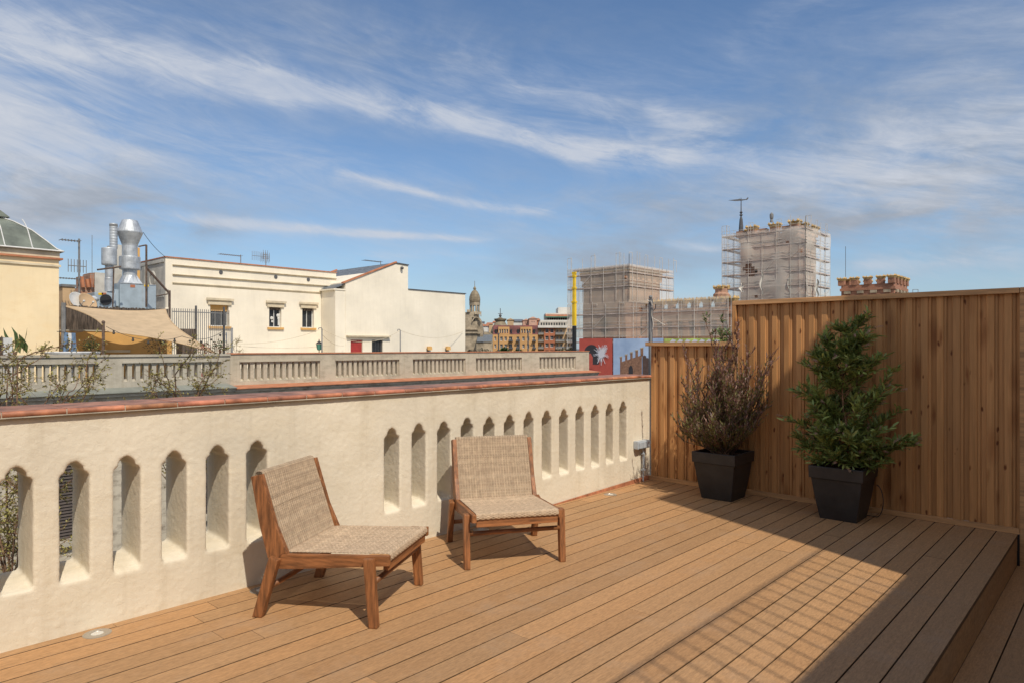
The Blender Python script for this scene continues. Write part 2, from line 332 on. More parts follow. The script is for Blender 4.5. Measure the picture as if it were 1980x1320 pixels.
def brick_mat(name, c1, c2, mortar, scale=1.0, hgt=.08, wid=.3):
    m = bpy.data.materials.new(name); m.use_nodes = True; N = m.node_tree.nodes; L = m.node_tree.links; b = N['Principled BSDF']; b.inputs['Roughness'].default_value = .85
    tc = N.new('ShaderNodeTexCoord'); sp = N.new('ShaderNodeSeparateXYZ'); L.new(tc.outputs['Object'], sp.inputs[0])
    ad = N.new('ShaderNodeMath'); ad.operation = 'ADD'; L.new(sp.outputs[0], ad.inputs[0]); L.new(sp.outputs[1], ad.inputs[1])
    cb = N.new('ShaderNodeCombineXYZ'); L.new(ad.outputs[0], cb.inputs[0]); L.new(sp.outputs[2], cb.inputs[1])
    br = N.new('ShaderNodeTexBrick'); br.inputs['Scale'].default_value = scale; br.inputs['Color1'].default_value = (*c1, 1); br.inputs['Color2'].default_value = (*c2, 1); br.inputs['Mortar'].default_value = (*mortar, 1)
    br.inputs['Brick Width'].default_value = wid; br.inputs['Row Height'].default_value = hgt; br.inputs['Mortar Size'].default_value = .012; L.new(cb.outputs[0], br.inputs['Vector'])
    n = N.new('ShaderNodeTexNoise'); n.inputs['Scale'].default_value = .5; n.inputs['Detail'].default_value = 8; L.new(tc.outputs['Object'], n.inputs['Vector'])
    rp = N.new('ShaderNodeValToRGB'); rp.color_ramp.elements[0].position = .3; rp.color_ramp.elements[0].color = (.7, .68, .66, 1); rp.color_ramp.elements[1].position = .7; rp.color_ramp.elements[1].color = (1.1, 1.08, 1.05, 1); L.new(n.outputs['Fac'], rp.inputs[0])
    mx = N.new('ShaderNodeMix'); mx.data_type = 'RGBA'; mx.blend_type = 'MULTIPLY'; mx.inputs['Factor'].default_value = 1; L.new(br.outputs['Color'], mx.inputs['A']); L.new(rp.outputs[0], mx.inputs['B'])
    L.new(mx.outputs['Result'], b.inputs['Base Color']); return m

def net_mat(name, col, alpha):
    m = bpy.data.materials.new(name); m.use_nodes = True; N = m.node_tree.nodes; L = m.node_tree.links; b = N['Principled BSDF']
    b.inputs['Base Color'].default_value = (*col, 1); b.inputs['Roughness'].default_value = .9
    tc = N.new('ShaderNodeTexCoord'); n = N.new('ShaderNodeTexNoise'); n.inputs['Scale'].default_value = .35; n.inputs['Detail'].default_value = 7; L.new(tc.outputs['Object'], n.inputs['Vector'])
    mr = N.new('ShaderNodeMapRange'); mr.inputs[1].default_value = .3; mr.inputs[2].default_value = .7; mr.inputs[3].default_value = alpha-.05; mr.inputs[4].default_value = alpha+.06; L.new(n.outputs['Fac'], mr.inputs[0])
    tr = N.new('ShaderNodeBsdfTransparent'); ms = N.new('ShaderNodeMixShader'); L.new(mr.outputs[0], ms.inputs[0]); L.new(tr.outputs[0], ms.inputs[1]); L.new(b.outputs[0], ms.inputs[2])
    L.new(ms.outputs[0], N['Material Output'].inputs['Surface']); return m

W = {}
W['stucco'] = stucco_mat('cream_render', (.72, .65, .52), (.66, .58, .44), .32)
W['deck'] = deck_mat(); W['fence'] = fence_mat()
W['fence_rail'] = mat('pine_rail', (.58, .32, .14), .6, .2, 2, (1.2, 20, 20), bump=.2, bscale=3, bstretch=(2, 50, 50), bdist=.003)
W['tile'] = mat('terracotta_glazed', (.50, .20, .105), .55, .28, 9, bump=.15, bscale=30, tint=True, spec=.6)
W['tile_matt'] = mat('terracotta_matt', (.50, .20, .10), .8, .15, 3)
W['teak'] = mat('oiled_teak', (.32, .128, .046), .55, .25, 2.2, (6, 6, 6), tint=True, bump=.08, bscale=20)
W['teak_y'] = mat('oiled_teak_lengthwise', (.32, .128, .046), .55, .3, 2.0, (28, 3, 28), tint=True, bump=.08, bscale=8)
W['teak_z'] = mat('oiled_teak_upright', (.32, .128, .046), .55, .3, 2.0, (28, 28, 3), tint=True, bump=.08, bscale=8)
W['teak_x'] = mat('oiled_teak_cross', (.32, .128, .046), .55, .3, 2.0, (3, 28, 28), tint=True, bump=.08, bscale=8)
W['wicker'] = mat('woven_rattan', (.44, .345, .25), .65, .12, 30, tint=True)
W['pot'] = mat('anthracite_plastic', (.028, .026, .026), .5, .2, 6, bump=.12, bscale=220, bdist=.002)
W['soil'] = mat('potting_soil', (.06, .035, .022), .95, .4, 30, bump=.8, bscale=60)
W['leaf_brown'] = mat('purple_brown_leaf', (.95, .95, .95), .5, .15, 8, tint=True, trans=.22)
W['leaf_green'] = mat('bottlebrush_leaf', (.95, .95, .95), .42, .15, 8, tint=True, trans=.2)
W['bark'] = mat('shrub_bark', (.20, .12, .075), .8, .25, 20, tint=True)
W['steel'] = mat('stainless_steel', (.55, .54, .52), .28, .05, 6, metal=.9)
W['lens'] = mat('frosted_lens', (.62, .60, .54), .25, .06, 9)
W['grey_plastic'] = mat('grey_socket_plastic', (.42, .46, .50), .45, .06, 5)
W['dark_metal'] = mat('dark_painted_metal', (.09, .09, .095), .5, .2, 8)
W['rust_metal'] = mat('rusty_metal', (.12, .08, .06), .75, .3, 8)
W['grey_metal'] = mat('grey_painted_metal', (.20, .20, .20), .55, .15, 5)
W['galv'] = mat('galvanised_duct', (.50, .53, .56), .5, .14, 4, metal=.45)
W['galv_box'] = mat('galvanised_casing', (.42, .50, .56), .45, .10, 2, metal=.35)
W['cement'] = stucco_mat('weathered_cement', (.43, .395, .325), (.31, .28, .225), .6)
W['cement_warm'] = stucco_mat('warm_cement', (.49, .43, .33), (.31, .27, .205), .6)
W['zinc'] = mat('zinc_sheet', (.24, .25, .215), .85, .15, 1.5)
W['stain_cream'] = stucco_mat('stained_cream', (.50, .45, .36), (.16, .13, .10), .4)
W['cream_wall'] = stucco_mat('cream_painted_wall', (.81, .74, .61), (.78, .71, .575), .15, .5)
W['cream_trim'] = mat('cream_trim', (.62, .53, .38), .85, .12, 2)
W['pale_wall'] = mat('pale_render', (.50, .49, .45), .9, .15, 1.2)
W['yellow_wall'] = stucco_mat('yellow_render', (.77, .63, .41), (.74, .58, .35), .15, .4)
W['ochre_wall'] = mat('ochre_render', (.62, .36, .12), .9, .08, 1)
W['slate'] = mat('slate_tiles', (.17, .19, .21), .6, .25, 6)
W['glass_roof'] = mat('patinated_roof_panel', (.175, .195, .16), .4, .25, 1.2)
W['white_metal'] = mat('white_painted_metal', (.62, .62, .60), .5, .08, 4)
W['glass'] = mat('dark_window_glass', (.03, .034, .04), .25, .2, 2, spec=.35)
W['red_door'] = mat('red_shutter', (.36, .035, .03), .6, .1, 4)
W['shutter'] = mat('dark_louvred_shutter', (.055, .038, .030), .6, .25, 3)
W['sail'] = mat('sail_canvas', (.66, .50, .32), .9, .07, 2.5, trans=.25)
W['reed'] = mat('reed_screen', (.13, .10, .08), .95, .45, 2, (14, 14, 1), bump=.6, bscale=30, bstretch=(1, 1, .1))
W['denim'] = mat('denim_cloth', (.14, .22, .34), .9, .25, 8)
W['white_cloth'] = mat('white_cloth', (.62, .62, .60), .9, .08, 8)
W['leaf_far'] = mat('roof_plant_leaf', (.9, .9, .9), .6, .2, 5, tint=True, trans=.2)
W['stone'] = mat('weathered_stone', (.40, .33, .235), .9, .28, .5)
W['stone_dark'] = mat('dark_stone_dome', (.26, .21, .14), .9, .25, .6)
W['ochre_far'] = mat('ochre_facade', (.56, .32, .13), .9, .12, .15)
W['maroon'] = mat('maroon_roof_tiles', (.17, .055, .05), .8, .3, .7)
W['brick_far'] = mat('orange_brick_facade', (.45, .17, .09), .9, .1, .3)
W['pink_far'] = mat('pink_facade', (.58, .35, .26), .9, .1, .3)
W['tan_far'] = mat('tan_facade', (.52, .36, .21), .9, .1, .3)
W['concrete_far'] = mat('pale_concrete', (.47, .43, .37), .9, .15, .3)
W['white_far'] = mat('white_facade', (.62, .60, .55), .9, .1, .3)
W['roof_far'] = mat('orange_roof_tiles', (.48, .20, .10), .9, .2, .8)
W['green_awning'] = mat('green_awning', (.06, .20, .15), .8, .1, 1)
W['brick'] = brick_mat('castle_brick', (.46, .25, .165), (.36, .19, .12), (.40, .33, .26), 1.0, .16, .5)
W['brick_dark'] = brick_mat('bare_castle_brick', (.40, .175, .10), (.29, .12, .07), (.36, .28, .21), 1.0, .16, .5)
W['gold'] = mat('gilded_merlon', (.62, .42, .17), .7, .3, 1.5)
W['net'] = net_mat('debris_netting', (.74, .62, .50), .44)
W['net_light'] = net_mat('pale_debris_netting', (.80, .74, .65), .46)
W['scaf'] = mat('scaffold_tube', (.62, .58, .52), .5, .15, 1)
W['plank'] = mat('scaffold_plank', (.46, .36, .31), .9, .2, 1)
W['crane'] = mat('yellow_boom_paint', (.80, .52, .02), .4, .08, 1)
W['black'] = mat('black_paint', (.02, .02, .022), .5, .2, 1)
W['red_print'] = mat('red_banner_print', (.55, .10, .07), .8, .06, 1)
W['dark_print'] = mat('dark_banner_print', (.05, .045, .05), .8, .1, 1)
W['white_print'] = mat('white_banner_print', (.72, .70, .74), .8, .05, 1)
W['blue_print'] = mat('blue_banner_print', (.44, .55, .72), .8, .25, .35, col2=(.34, .46, .66))
W['brown_print'] = mat('brown_banner_print', (.34, .18, .11), .8, .2, 3)
W['shade_print'] = mat('dark_brown_banner_print', (.13, .08, .065), .8, .15, 3)
W['cream_print'] = mat('cream_banner_print', (.55, .42, .26), .8, .1, 3)
W['green_print'] = mat('green_banner_print', (.55, .66, .16), .8, .2, .6)
W['asphalt'] = mat('city_ground', (.12, .115, .11), .95, .3, .05)
W['rope'] = mat('white_rope', (.62, .58, .52), .9, .1, 20)
W['tint_wood'] = mat('dark_wire', (.05, .045, .04), .7, .1, 3)

# ------------------------------------------------------------------ ground and the deck
g = MB(); g.add([(-6000, -6000, -18), (6000, -6000, -18), (6000, 6000, -18), (-6000, 6000, -18)], [(0, 1, 2, 3)])
tag(g.build('ground', W['asphalt']), kind='structure')

def boards(mb, x0, n, pitch, wid, ztop, y0, y1, rnd):
    for i in range(n):
        a = x0-(i+1)*pitch+(pitch-wid); b = x0-i*pitch
        if i == n-1 and a < -4.125: a = max(a, -4.123)
        y = y0; L_ = rnd.uniform(.6, 5.0)
        while y < y1-.01:
            e = min(y1, y+L_); L_ = rnd.uniform(3.4, 5.2)
            if y1-e < .5: e = y1
            t = rnd.uniform(.88, 1.08); w = rnd.uniform(-.03, .03); col = (t*(1+w), t, t*(1-w*1.3))
            z = ztop+rnd.uniform(-.0008, .0008); r = .0012
            pts = [(a, z-.024), (b, z-.024), (b, z-r), (b-r, z), (a+r, z), (a, z-r)]
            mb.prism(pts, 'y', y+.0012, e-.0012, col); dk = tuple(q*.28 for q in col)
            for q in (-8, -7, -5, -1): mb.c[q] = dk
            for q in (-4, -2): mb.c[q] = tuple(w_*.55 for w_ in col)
            y = e
rnd = random.Random(21)
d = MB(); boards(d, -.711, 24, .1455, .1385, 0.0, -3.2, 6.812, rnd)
for k, (za, zb) in enumerate(((-.028, -.128), (-.132, -.246))):
    y = -3.2
    while y < 6.79:
        e = min(6.79, y+rnd.uniform(2, 3.4)); t = rnd.uniform(.86, .98); d.box((-.733, y, zb), (-.713-.002*k, e-.002, za), (t, t, t)); y = e
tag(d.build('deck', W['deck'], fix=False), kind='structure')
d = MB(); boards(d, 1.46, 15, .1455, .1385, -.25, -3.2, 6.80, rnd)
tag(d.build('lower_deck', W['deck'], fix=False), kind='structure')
d = MB(); d.box((-4.2, -3.2, -.30), (-.75, 6.9, -.045)); d.box((-.75, -3.2, -.40), (1.6, 6.9, -.29)); d.box((-4.1, 6.832, -.30), (-.70, 6.9, -.002)); d.box((-.735, 6.8132, -.25), (-.6985, 6.8315, -.003)); tag(d.build('deck_subfloor', W['black']), kind='structure')

# ------------------------------------------------------------------ our parapet with slots
XF, XB = -4.12, -4.44
slots = [(.788+.2525*k, .788+.2525*k+.138) for k in range(-5, 6)]+[(3.113+.2603*k, 3.113+.2603*k+.140) for k in range(13)]
par = thing('parapet_wall', (-4.28, 2.5, 0), 'rough cream parapet wall pierced by narrow arched slots, beside the deck', 'wall')
w = MB(); Y0, Y1 = -2.0, 6.95; ov = .004
w.box((XB, Y0, -.30), (XF, Y1, .262)); w.box((XB, Y0, .905), (XF, Y1, 1.152))
edges = [Y0]+[e for s in slots for e in s]+[Y1]
for i in range(0, len(edges), 2): w.box((XB, edges[i], .262-ov), (XF, edges[i+1], .905+ov))
for (a, b) in slots:
    rs = random.Random(int(a*1000)); m_ = (a+b)/2; h = (b-a)/2; j = rs.uniform(-.012, .006)
    arch = [(-1.0, .826), (-.90, .846), (-.64, .850), (-.60, .872), (-.34, .896), (0, .908), (.34, .896), (.60, .872), (.64, .850), (.90, .846), (1.0, .826)]
    prof = [(m_+u*h, z+j) for u, z in arch]
    for k in range(len(prof)-1):
        (u0, z0), (u1, z1) = prof[k], prof[k+1]
        w.prism([(u0, z0), (u1, z1), (u1, .915), (u0, .915)], 'x', XB, XF)
    sill = [(XF, .25), (XF, .268+rs.uniform(-.006, .012)), (XF-.03, .283), (XF-.08, .297), (XF-.16, .306), (XB, .310), (XB, .25)]
    w.prism(sill, 'y', a-.003, b+.003)
po = w.build('wall', W['stucco'], par, fix=True)
md = po.modifiers.new('r', 'REMESH'); md.mode = 'VOXEL'; md.voxel_size = .0105; md.use_smooth_shade = True
sm = po.modifiers.new('s', 'SMOOTH'); sm.factor = .5; sm.iterations = 1
for nm, sc_, st in (('a', .022, .0050), ('b', .22, .006)):
    tx = bpy.data.textures.new('plaster_'+nm, 'CLOUDS'); tx.noise_scale = sc_; tx.noise_depth = 3
    dm = po.modifiers.new('d'+nm, 'DISPLACE'); dm.texture = tx; dm.strength = st; dm.mid_level = .5; dm.texture_coords = 'LOCAL'
dg = bpy.context.evaluated_depsgraph_get(); me2 = bpy.data.meshes.new_from_object(po.evaluated_get(dg)); po.modifiers.clear(); old = po.data; po.data = me2
if not me2.materials: me2.materials.append(W['stucco'])
me2.polygons.foreach_set('use_smooth', [True]*len(me2.polygons))

cp = MB(); y = .788-.277*12; rs = random.Random(5)
while y < 6.9:
    t = rs.uniform(.86, 1.1); ye = min(y+.277, 6.88)
    dz = rs.uniform(-.0012, .0012); pts = [(-4.475, 1.153), (-4.100, 1.153)]
    for k in range(9):
        a = -math.pi/2+math.pi*k/8; pts.append((-4.103+.016*math.cos(a), 1.1690+.016*math.sin(a)))
    pts += [(-4.475, 1.185)]
    cp.prism([(px_, pz+dz) for px_, pz in pts], 'y', y+.0032, ye-.0032, (t, t*rs.uniform(.92, 1.06), t*rs.uniform(.9, 1.08))); cp.c[-2] = (t*.8, t*.92, t*1.0)
    y += .277
cp.build('coping_tiles', W['tile'], par, smooth=False)
cp = MB(); cp.box((-4.46, Y0, 1.150), (-4.0935, 6.87, 1.1812)); cp.build('mortar_bed', W['stain_cream'], par)
sk = MB(); rs = random.Random(3); y = 4.55
while y < 6.78:
    e = min(y+.29, 6.79); za = .004+.046*max(0, (y-4.9))/1.9; zb = .004+.046*max(0, (e-4.9))/1.9
    t = rs.uniform(.9, 1.15); sk.prism([(y+.003, -.02), (e-.003, -.02), (e-.003, zb), (y+.003, za)], 'x', -4.112, -4.098, (t, t, t)); y = e
sk.build('tile_skirting', W['tile'], par)

# ------------------------------------------------------------------ fences
def fence(x0, x1, H, label, seed, name='timber_fence', zb=0.0, post=False):
    t = thing(name, ((x0+x1)/2, 6.85, zb), label, 'fence')
    rs = random.Random(seed); m = MB(); x = x0+.012
    y0 = 6.832
    while x < x1-.01:
        def tn():
            q = rs.uniform(.84, 1.10); k = rs.uniform(-.04, .04); return (q*(1+k*.4), q, q*(1-k))
        wv = rs.uniform(-.003, .003)
        a = x; b = min(x+.056+wv, x1); e = min(x+.078+wv, x1); f_ = min(x+.119, x1)
        zt = H-.03; z0 = zb+.035+rs.uniform(-.004, .006)
        r = .004
        m.prism([(a+r, y0), (b-r, y0), (b, y0+r), (b, y0+.026), (a, y0+.026), (a, y0+r)], 'z', z0, zt, tn())
        if e > b+.004: m.prism([(b-.002, y0+.030), (b-.002, y0+.011), (e-r, y0+.011), (e, y0+.014), (e, y0+.030)], 'z', z0, zt, tn())
        if f_ > e+.004: m.box((e-.001, y0+.026, z0), (f_+.001, y0+.046, zt), tn())
        x += .119
    m.build('boards', W['fence'], t, fix=True)
    c = MB(); c.box((x0-(.03 if post else .04 if zb == 0 else -.0005), 6.795, H-.032), (x1, 6.895, H+.012)); c.build('cap_rail', W['fence_rail'], t, bevel=.003)
    c = MB(); c.box((x0, 6.800, zb+(.0015 if zb == 0 else -.03)), (x1, 6.8305, zb+.046)); c.build('bottom_rail', W['fence_rail'], t, bevel=.003)
    if post:
        c = MB(); c.box((x0-.03, 6.797, 1.50), (x0+.008, 6.893, H-.0325)); c.build('end_trim', W['fence'], t, bevel=.003)
    if zb < 0: c = MB(); c.box((x0-.002, 6.81, zb), (x0+.035, 6.875, H-.033)); c.build('post', W['fence_rail'], t)
    return t
fence(-4.108, -3.085, 1.545, 'low profiled pine fence panel between the cream parapet and the taller fence', 4)
fence(-3.08, -.70, 1.965, 'tall knotty pine fence with vertical profiled boards behind the two potted shrubs', 9, post=True)
fence(-.697, 1.46, 1.965, 'tall pine fence end panel at the far right standing down on the lower deck', 12, zb=-.25)

# ------------------------------------------------------------------ the house on the right, behind the camera's right shoulder, that casts the shade
h = thing('house', (4, 1, -.3), 'cream house with an upper railing that shades the right of the deck', 'house')
m = MB(); m.box((1.5, -7, -18), (7, 4.10, 3.35)); m.box((1.5, 4.1005, -18), (7, 12, 6.43)); m.build('wall', W['cream_wall'], h)
m = MB(); m.tube([(1.52, -7, 4.14), (1.52, 4.099, 4.14)], .010, 8)
yb = -6.9
while yb < 4.05: m.box((1.515, yb, 3.351), (1.525, yb+.010, 4.131)); yb += .15
m.build('railing', W['dark_metal'], h)
m = MB(); m.box((-4.1, -5.2, -18), (1.49, -3.3, 2.9)); m.build('rear_wall', W['cream_wall'], h)
m = MB(); m.box((-4.6, -3.2, -18), (1.49, 12.0, -.45)); tag(m.build('building_below', W['cream_wall']), 'pale building volume carrying the deck', 'building')

# ------------------------------------------------------------------ lounge chairs
def weave(mb, fn, nu, nv, amp, ww, rs, seg=4, grp=0, base=(1, 1, 1)):
    """fn(u,v,h)->point. warps run along v at nu positions, wefts run along u at nv rows, each woven over and under"""
    pal = [(1.05, 1.02, .97), (.92, .87, .81), (.86, .80, .74), (1.12, 1.08, 1.0), (.97, .92, .85)]; palw = [(1.05, 1.0, .92), (.80, .74, .68), (.9, .85, .78), (.84, .78, .72), (.97, .92, .85)]; pal = [tuple(c_*base[0] for c_ in q_) for q_ in pal]; palw = [tuple(c_*base[0] for c_ in q_) for q_ in palw]
    def strip(P, N_, wv, th, col):
        vs = []; fs = []
        for p, n_, w_ in zip(P, N_, wv):
            vs += [p-w_, p+n_*th, p+w_, p-n_*th]
        for i in range(len(P)-1):
            for k in range(4): fs.append((i*4+k, i*4+(k+1) % 4, (i+1)*4+(k+1) % 4, (i+1)*4+k))
        mb.add(vs, fs, col)
    def frame(u, v):
        p = Vector(fn(u, v)); e = 1e-3
        du = Vector(fn(min(u+e, 1), v))-Vector(fn(u-e, v)); dv_ = Vector(fn(u, min(v+e, 1)))-Vector(fn(u, v-e))
        n_ = du.cross(dv_).normalized(); return p, du.normalized(), dv_.normalized(), n_
    for i in range(nu):
        u = (i+.5)/nu; P = []; NN = []; WW = []
        steps = 26
        for k in range(steps+1):
            p, du, dv_, n_ = frame(u, k/steps); P.append(p); NN.append(n_); WW.append(du*.0052)
        strip(P, NN, WW, .0016, rs.choice(palw))
    for j in range(nv):
        v = (j+.5)/nv; P = []; NN = []; WW = []; ph = 0 if grp == 0 and rs.random() < .97 else (j//max(1, grp)) % 2
        n = nu*seg
        jit = rs.uniform(-.0006, .0006)
        for k in range(n+1):
            u = k/n; p, du, dv_, n_ = frame(u, v)
            q = math.sin(math.pi*2*u*nu*(1.0 if grp == 0 else .5)+math.pi*ph)
            P.append(p+n_*(amp*q)+dv_*jit); NN.append(n_); WW.append(dv_*ww)
        strip(P, NN, WW, .0013, rs.choice(pal))
def chair(name, label, loc, rz):
    t = thing(name, loc, label, 'chair', 'low woven lounge chairs', rz, world_parts=False)
    rs = random.Random(1)
    Wd = .68
    # local frame: x across (0..Wd between leg centres), y backwards, z up
    for x, inn in ((0, 1), (Wd, -1)):
        m = MB(); a, b = x-.021, x+.021
        m.add([(a, -.026, 0), (b, -.026, 0), (b, .024, 0), (a, .024, 0), (a, .0, .372), (b, .0, .366), (b, .058, .366), (a, .058, .368)],
              [(0, 3, 2, 1), (4, 5, 6, 7), (0, 1, 5, 4), (1, 2, 6, 5), (2, 3, 7, 6), (3, 0, 4, 7)]); m.build('leg', W['teak_z'], t, bevel=.009, smooth=False)
        m = MB()
        m.add([(a, .662, 0), (b, .662, 0), (b, .722, 0), (a, .722, 0), (a, .560, .326), (b, .560, .326), (b, .618, .342), (a, .618, .342)],
              [(0, 3, 2, 1), (4, 5, 6, 7), (0, 1, 5, 4), (1, 2, 6, 5), (2, 3, 7, 6), (3, 0, 4, 7)], (.85, .85, .85)); m.build('leg', W['teak_z'], t, bevel=.009)
        xi, xo = x+inn*.0215, x+inn*.052
        m = MB(); m.prism([(-.074, .326), (-.074, .379), (.56, .350), (.60, .30), (.585, .266), (.5, .270)], 'x', xi, xo); m.build('side_rail', W['teak_y'], t, bevel=.004)
        m = MB(); m.prism([(.530, .352), (.5605, .3505), (.600, .302), (.650, .322), (.700, .50), (.756, .772), (.690, .787), (.60, .50)], 'x', xi, xo+inn*.0015, (.95, .95, .95)); m.build('back_post', W['teak_z'], t, bevel=.004)
    m = MB(); m.box((.053, -.062, .292), (Wd-.053, -.030, .346)); m.build('front_rail', W['teak_x'], t, bevel=.003)
    m = MB(); m.box((.053, .545, .278), (Wd-.053, .575, .318)); m.build('rear_rail', W['teak_x'], t, bevel=.003)
    m = MB(); m.tube([(.02, .008, .236), (Wd-.02, .008, .236)], .0155, 12); m.build('stretcher', W['teak_x'], t, smooth=True)
    m = MB(); m.tube([(.02, .632, .165), (Wd-.02, .632, .165)], .0155, 12, (.85, .85, .85)); m.build('stretcher', W['teak_x'], t, smooth=True)
    m = MB(); m.box((.053, .724, .735), (Wd-.053, .744, .765)); m.build('top_rail', W['teak_x'], t, bevel=.003)
    xa, xb = .050, Wd-.050
    # woven seat: front roll then flat back to the joint
    Lr = .035*math.pi*.8; Ls = .60
    def seat(u, v):
        s_ = v*(Lr+Ls); x = xa+(xb-xa)*u; rr = .017; sag = -.010*math.sin(math.pi*min(1, max(0, u)))*math.sin(math.pi*min(1, max(0, v)))
        if s_ < Lr:
            a = math.pi*1.05-(math.pi*.55+.0)*(s_/Lr) - .0; a = math.pi*(1.25-.75*s_/Lr)
            return (x, -.058+rr*math.cos(a), .362+rr*1.3*math.sin(a)+.0)
        q = (s_-Lr)/Ls; return (x, -.058+q*.625, .3841-q*.030+sag)
    m = MB(); weave(m, lambda u, v: seat(u, v), 32, 112, .0018, .0027, rs, 4, 2, (1.22, 1, 1)); m.build('woven_seat', W['wicker'], t, fix=False)
    Lt = .05; Lb = .455
    def back(u, v):
        s_ = v*(Lb+Lt+.10); x = xa+(xb-xa)*u; a_ = Vector((.552, .352)); b_ = Vector((.700, .788)); dr_ = (b_-a_).normalized()
        if s_ < Lb: p = a_+(b_-a_)*(s_/Lb); bow = .012*math.sin(math.pi*min(1, max(0, u)))*math.sin(math.pi*s_/Lb); return (x, p.x+bow, p.y)
        q = min(1, (s_-Lb)/Lt); nrm = Vector((dr_.y, -dr_.x)); r_ = .024
        if s_ < Lb+Lt:
            a = math.pi*q; c_ = b_+nrm*r_; p = c_-nrm*r_*math.cos(a)+dr_*r_*.8*math.sin(a); return (x, p.x, p.y)
        p = b_+nrm*2*r_-dr_*(s_-Lb-Lt); return (x, p.x, p.y)
    m = MB(); weave(m, lambda u, v: back(u, v), 28, 108, .0024, .0029, rs, 6, 0); m.build('woven_back', W['wicker'], t, fix=False)
    return t
c1 = chair('lounge_chair', 'teak and woven rattan lounge chair nearest the camera, seen from its side', (-3.022, 2.213, 0), math.atan2(.869, -.495))
c2 = copy_tree(c1); c2.location = (-3.354, 3.221, 0); c2.rotation_euler = (0, 0, math.atan2(.842, .54))
c2['label'] = 'teak and woven rattan lounge chair farther off, facing the camera'

# ------------------------------------------------------------------ deck lights, socket box
def deck_light(x, y, label):
    t = thing('deck_light', (x, y, 0), label, 'ground light', 'round recessed lights in the deck')
    m = MB(); m.lathe([(.030, .0016), (.031, .0035), (.060, .0035), (.067, .0012), (.067, -.002)], (x, y, 0), 32); m.build('ring', W['steel'], t, smooth=False)
    m = MB(); m.lathe([(.0295, -.004), (.0295, .0022), (.012, .0032)], (x, y, 0), 24); m.build('lens', W['lens'], t)
for (px, py, lb) in ((188, 1224, 'round steel deck light in open sun left of the side-on chair'),
                     (505, 1140, 'round steel deck light in the shadow behind the side-on lounge chair'),
                     (930, 1023, 'round steel deck light under the chair that faces the camera'),
                     (1180, 955, 'round steel deck light near the far corner by the terracotta skirting')):
    k = EYE*FPX/(py-HORIZON); D = dirn(px); deck_light(max(D[0]*k, -4.03), D[1]*k, lb)
t = thing('socket_box', (-4.08, 6.62, .05), 'grey weatherproof triple socket box with conduit on the cream wall beside the low fence', 'socket')
m = MB(); m.box((-4.119, 6.50, .375), (-4.055, 6.745, .465)); m.build('housing', W['grey_plastic'], t, bevel=.012)
for k in range(3):
    m = MB(); yy = 6.512+k*.076; m.box((-4.054, yy, .385), (-4.043, yy+.068, .452)); m.build('socket_lid', W['grey_plastic'], t, bevel=.006)
m = MB(); m.tube([(-4.095, 6.665, .376), (-4.095, 6.665, .0)], .0085, 8); m.tube([(-4.099, 6.695, .376), (-4.099, 6.695, .17), (-4.097, 6.672, .14)], .006, 8)
m.box((-4.112, 6.65, .30), (-4.08, 6.68, .315)); m.box((-4.112, 6.65, .12), (-4.08, 6.70, .14)); m.build('conduit', W['grey_plastic'], t)

# ------------------------------------------------------------------ shrubs in planters
def leaf_batch(mb, p, d_, L_, w_, col, rs):
    d_ = d_.normalized(); up = Vector((rs.gauss(0, .5), rs.gauss(0, .5), 1)); s_ = d_.cross(up)
    if s_.length < 1e-4: s_ = Vector((1, 0, 0))
    s_.normalize(); n_ = s_.cross(d_)
    a = p; b = p+d_*L_*.35+s_*w_*.5+n_*L_*.05; c = p+d_*L_+n_*L_*rs.uniform(-.12, .08); e = p+d_*L_*.35-s_*w_*.5+n_*L_*.05
    m_ = p+d_*L_*.72+s_*w_*.36+n_*L_*.03; q_ = p+d_*L_*.72-s_*w_*.36+n_*L_*.03
    mb.add([a, b, m_, c, q_, e], [(0, 1, 2, 5), (5, 2, 3, 4)], col)
def grow(p, d_, L_, n, rs, wob=.15, up=.0):
    pts = [p.copy()]; d_ = d_.normalized()
    for i in range(n):
        d_ = (d_+Vector((rs.gauss(0, wob), rs.gauss(0, wob), rs.gauss(0, wob)+up))).normalized(); p = p+d_*(L_/n); pts.append(p.copy())
    return pts
